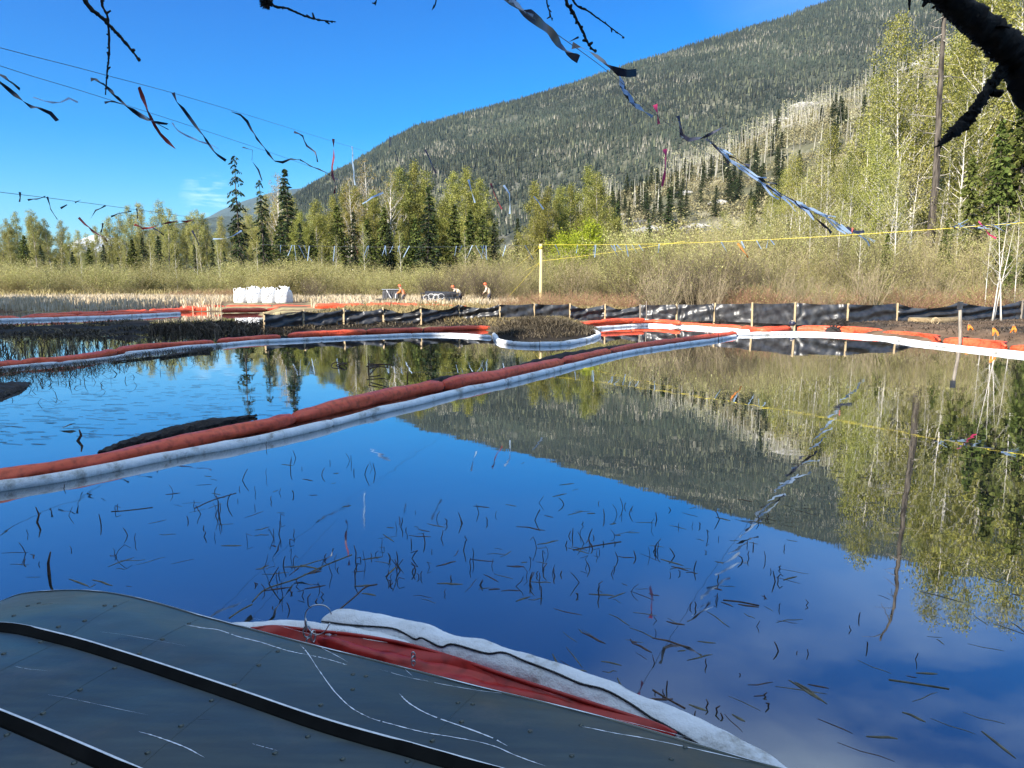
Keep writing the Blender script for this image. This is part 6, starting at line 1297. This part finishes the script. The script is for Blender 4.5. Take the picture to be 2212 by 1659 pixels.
# rivets
riv = [(248, 1309), (226, 1308), (183, 1341), (126, 1354), (408, 1347), (351, 1381), (301, 1412), (248, 1443), (173, 1490), (93, 1541), (15, 1587), (600, 1407), (559, 1437), (505, 1479), (457, 1513), (391, 1568), (319, 1626), (790, 1461), (762, 1457), (762, 1489), (693, 1523), (665, 1591), (594, 1627), (1021, 1521), (989, 1518), (997, 1559), (934, 1600), (1255, 1567), (1145, 1580), (1235, 1633), (88, 1387), (8, 1412), (84, 1303), (60, 1309), (1480, 1615), (1450, 1640), (880, 1645), (30, 1330), (160, 1648), (740, 1640)]
a = np.linspace(0, 2*np.pi, 10, endpoint=False); Vr = np.concatenate([np.stack([np.cos(a)*rr_, np.sin(a)*rr_, 0*a+zz], -1) for rr_, zz in [(.0088, 0), (.0076, .003), (.0045, .0046)]]+[np.array([[0, 0, .0052]])])
Fr = [np.concatenate([np.stack([q*10+np.arange(10), q*10+(np.arange(10)+1) % 10, (q+1)*10+(np.arange(10)+1) % 10, (q+1)*10+np.arange(10)], -1) for q in range(2)]), np.stack([20+np.arange(10), 20+(np.arange(10)+1) % 10, 0*np.arange(10)+30], -1)]
rme = to_mesh('rivet', Vr, Fr, True)
for u, v in riv:
    p, nn_ = onhull(u, v); o = part('rivet', rme, M['hull'], boat); o.location = p-hb; o.rotation_euler = Vector(nn_).to_track_quat('Z', 'Y').to_euler()
# seams between plates: shallow raised lap lines
for rowi in (6, 7, 8, 10):
    cs_ = np.linspace(.08, 3.9, 60); L = np.array([hullpt(c, rowi-.12*c*(0)-.0) for c in cs_])-hb+[0, 0, .0015]; part('plate_seam', to_mesh('plate_seam', *tube(L-[0, 0, .0011], .0007, 4, False, .6), True), M['hull'], boat)
# scratches
scr = [([(400, 1350), (440, 1357), (475, 1363), (520, 1378), (560, 1388), (600, 1400), (640, 1410), (660, 1414)], .0022), ([(660, 1414), (700, 1422), (735, 1432), (750, 1437)], .0016), ([(648, 1393), (665, 1412), (690, 1450), (725, 1497), (760, 1530), (800, 1552)], .0020), ([(665, 1390), (700, 1403), (752, 1431)], .0016),
       ([(800, 1552), (850, 1566), (920, 1583), (980, 1593), (1060, 1610), (1120, 1635), (1180, 1656)], .0020), ([(862, 1499), (885, 1520), (930, 1545), (1000, 1570), (1060, 1593), (1096, 1612)], .0026), ([(1253, 1569), (1330, 1584), (1420, 1600), (1500, 1618), (1620, 1645)], .0018),
       ([(300, 1581), (340, 1592), (395, 1612), (442, 1637)], .0022), ([(215, 1365), (300, 1378), (400, 1395)], .0007), ([(820, 1447), (900, 1468), (1020, 1490), (1100, 1500)], .0010), ([(1320, 1552), (1420, 1576), (1500, 1598)], .0010), ([(545, 1607), (570, 1614), (600, 1622)], .0010), ([(870, 1441), (892, 1462)], .0012), ([(545, 1335), (640, 1362), (700, 1378)], .0006),
       ([(100, 1500), (200, 1520), (320, 1545)], .0005), ([(30, 1440), (60, 1446), (110, 1450)], .0007)]
for k, (pts, wd) in enumerate(scr):
    Pq = []; Rr = np.random.default_rng(k)
    dense = cat(np.array(pts, float), 9); jit = np.cumsum(Rr.normal(0, .35, len(dense))); jit -= np.linspace(0, jit[-1], len(jit))
    for (u, v), j_ in zip(dense, jit): Pq.append(onhull(u, v+j_*.5, .0012)[0])
    Pq = np.array(Pq); T = np.gradient(Pq, axis=0); T /= np.linalg.norm(T, axis=1)[:, None]; s_ = np.cross(T, [0, 0, 1]); wv_ = wd*.85*(.25+1.1*Rr.random(len(Pq)))*np.clip(np.minimum(np.arange(len(Pq)), np.arange(len(Pq))[::-1])/5+.15, 0, 1)
    V = np.concatenate([Pq-s_*wv_[:, None], Pq+s_*wv_[:, None]])-hb; m = len(Pq); kp = np.array([q for q in range(m-1) if Rr.random() > .04]); F = np.stack([kp, kp+1, kp+1+m, kp+m], -1)
    part('scratch', to_mesh('scratch', V, F), M['scratch'], boat)

# ------------------------------------------------------------------ overhead branches
nt_tree = thing('near_tree', 'dark tree just out of the picture whose bare branches hang over the camera', 'tree', (3.1, 2.3, .1)); nb = np.array(nt_tree.location)
part('trunk', to_mesh('trunk', *tube(np.array([[0, 0, -.3], [.02, 0, 1.5], [-.05, .05, 3.2], [0, .1, 6]]), [.20, .16, .14, .10], 12), True), M['dark_bark'], nt_tree)
def limb(name, pts, rad, parent, seed=0, rough=.10, n=12, knob=True):
    P = cat(np.array(pts), 14); s = np.linspace(0, 1, len(P)); R2 = np.random.default_rng(seed); r = np.interp(s, np.linspace(0, 1, len(rad)), rad); V, F = tube(P, r, n); m = len(P)
    C = np.repeat(P, n, 0); nr = V-C; V = C+nr*(1+R2.normal(0, rough, (m*n, 1))+rough*1.5*np.sin(np.repeat(s, n)*60+np.tile(np.arange(n), m))[:, None]*.5)
    return part(name, to_mesh(name, V-nb, F, True), M['dark_bark'], parent)
Yb_ = 2.3
limb('branch', [[3.05, 2.3, 2.05], U(2330, 240, Yb_), U(2215, 150, Yb_), U(2184, 112, Yb_), U(2141, 74, Yb_), U(2095, 36, Yb_), U(2040, -10, Yb_), U(1960, -60, Yb_)], [.085, .062, .050, .047, .046, .042, .036, .030], nt_tree, 1, .09)
limb('branch', [U(2188, 120, Yb_), U(2168, 150, Yb_), U(2134, 195, Yb_-.02), U(2108, 235, Yb_-.03), U(2088, 262, Yb_-.03), U(2062, 285, Yb_-.04), U(2024, 317, Yb_-.04)], [.034, .018, .015, .016, .020, .017, .003], nt_tree, 2, .16)
limb('twig', [U(2040, 0, Yb_), U(2010, -6, Yb_), U(1993, 14, Yb_)], [.018, .012, .004], nt_tree, 3)
limb('twig', [U(2144, 200, Yb_-.02), U(2158, 202, Yb_-.04), U(2165, 196, Yb_-.05)], [.012, .010, .007], nt_tree, 4)
limb('twig', [U(2140, 62, Yb_), U(2165, 57, Yb_-.05), U(2181, 60, Yb_-.06)], [.008, .004, .003], nt_tree, 5)
limb('twig', [U(2102, 33, Yb_), U(2130, 26, Yb_), U(2150, 34, Yb_)], [.006, .003, .002], nt_tree, 6)
limb('twig', [U(1964, -40, Yb_), U(1965, -10, Yb_), U(1964, 22, Yb_)], [.008, .006, .002], nt_tree, 7)
R2 = np.random.default_rng(9); g = Geo()
for k in range(260):      # lichen and bark flakes along the branch
    f = R2.random(); u = np.interp(f, [0, .5, 1], [2023, 2100, 2175]); v = np.interp(f, [0, .5, 1], [317, 245, 140]); c = U(u+R2.normal(0, 4), v+R2.normal(0, 4), Yb_-.03+R2.normal(0, .01)); V, F = leafquads(c[None], .012, R2); g.add(V, F)
for k in range(260):
    f = R2.random(); u = np.interp(f, [0, 1], [2030, 2212]); v = np.interp(f, [0, 1], [-10, 148]); a_ = R2.choice([-1, 1])*R2.uniform(22, 30); c = U(u+a_*.6, v-a_*.75, Yb_+R2.normal(0, .02)); V, F = leafquads(c[None], .013, R2); g.add(V, F)
part('bark_flakes', g.mesh('bark_flakes', off=nb), M['dark_bark'], nt_tree)['kind'] = 'stuff'
Yt = 3.0
limb('branch', [[3.1, 2.3, 3.3], U(2000, -130, Yt), U(1600, -110, Yt), U(1230, -95, Yt), U(900, -110, Yt), U(560, -90, Yt), U(200, -100, Yt), U(60, -120, Yt)], [.07, .06, .05, .042, .034, .026, .018, .008], nt_tree, 11)
def twig(pts, r, seed, Y=Yt, start=None):
    P = [U(u, v, Y) for u, v in pts]; limb('twig', P, [r, r*.8, r*.6, r*.35], nt_tree, seed, .18, 6)
    Pd = cat(np.array(P), 8); R3 = np.random.default_rng(seed); g = Geo()
    for p in Pd[2::3]: g.add(*tube(np.array([p, p+R3.normal(0, 1, 3)*[.008, .004, .008]]), [r*.9, r*.5], 4))
    part('bud', g.mesh('bud', off=nb), M['dark_bark'], nt_tree)['kind'] = 'stuff'
twig([(160, -100), (185, 2), (222, 40), (262, 82), (299, 127)], .011, 21); twig([(235, -95), (220, 0), (233, 40), (236, 110), (232, 150), (228, 205)], .006, 22)
twig([(560, -90), (585, 4), (620, 18), (660, 35), (690, 43), (725, 47)], .006, 23); twig([(1215, -95), (1222, -2), (1236, 24), (1258, 67), (1272, 97), (1288, 113)], .0085, 24)
twig([(1225, -95), (1238, 0), (1272, 25), (1312, 54), (1348, 81)], .005, 25); twig([(1175, -98), (1181, 0), (1187, 25), (1193, 45)], .004, 26); twig([(812, -105), (813, -10), (811, 12)], .004, 27); twig([(950, -105), (942, 0), (933, 22)], .004, 28)
for u, v, r_ in [(575, 6, .028), (1236, 27, .010)]:
    g = Geo(); c = U(u, v, Yt); R3 = np.random.default_rng(3)
    for k in range(70): d = R3.normal(0, 1, 3); d /= np.linalg.norm(d); g.add(*tube(np.array([c, c+d*r_*R3.uniform(.7, 1.1)]), [r_*.25, r_*.08], 4))
    part('lichen_knot', g.mesh('lichen_knot', off=nb), M['dark_bark'], nt_tree)
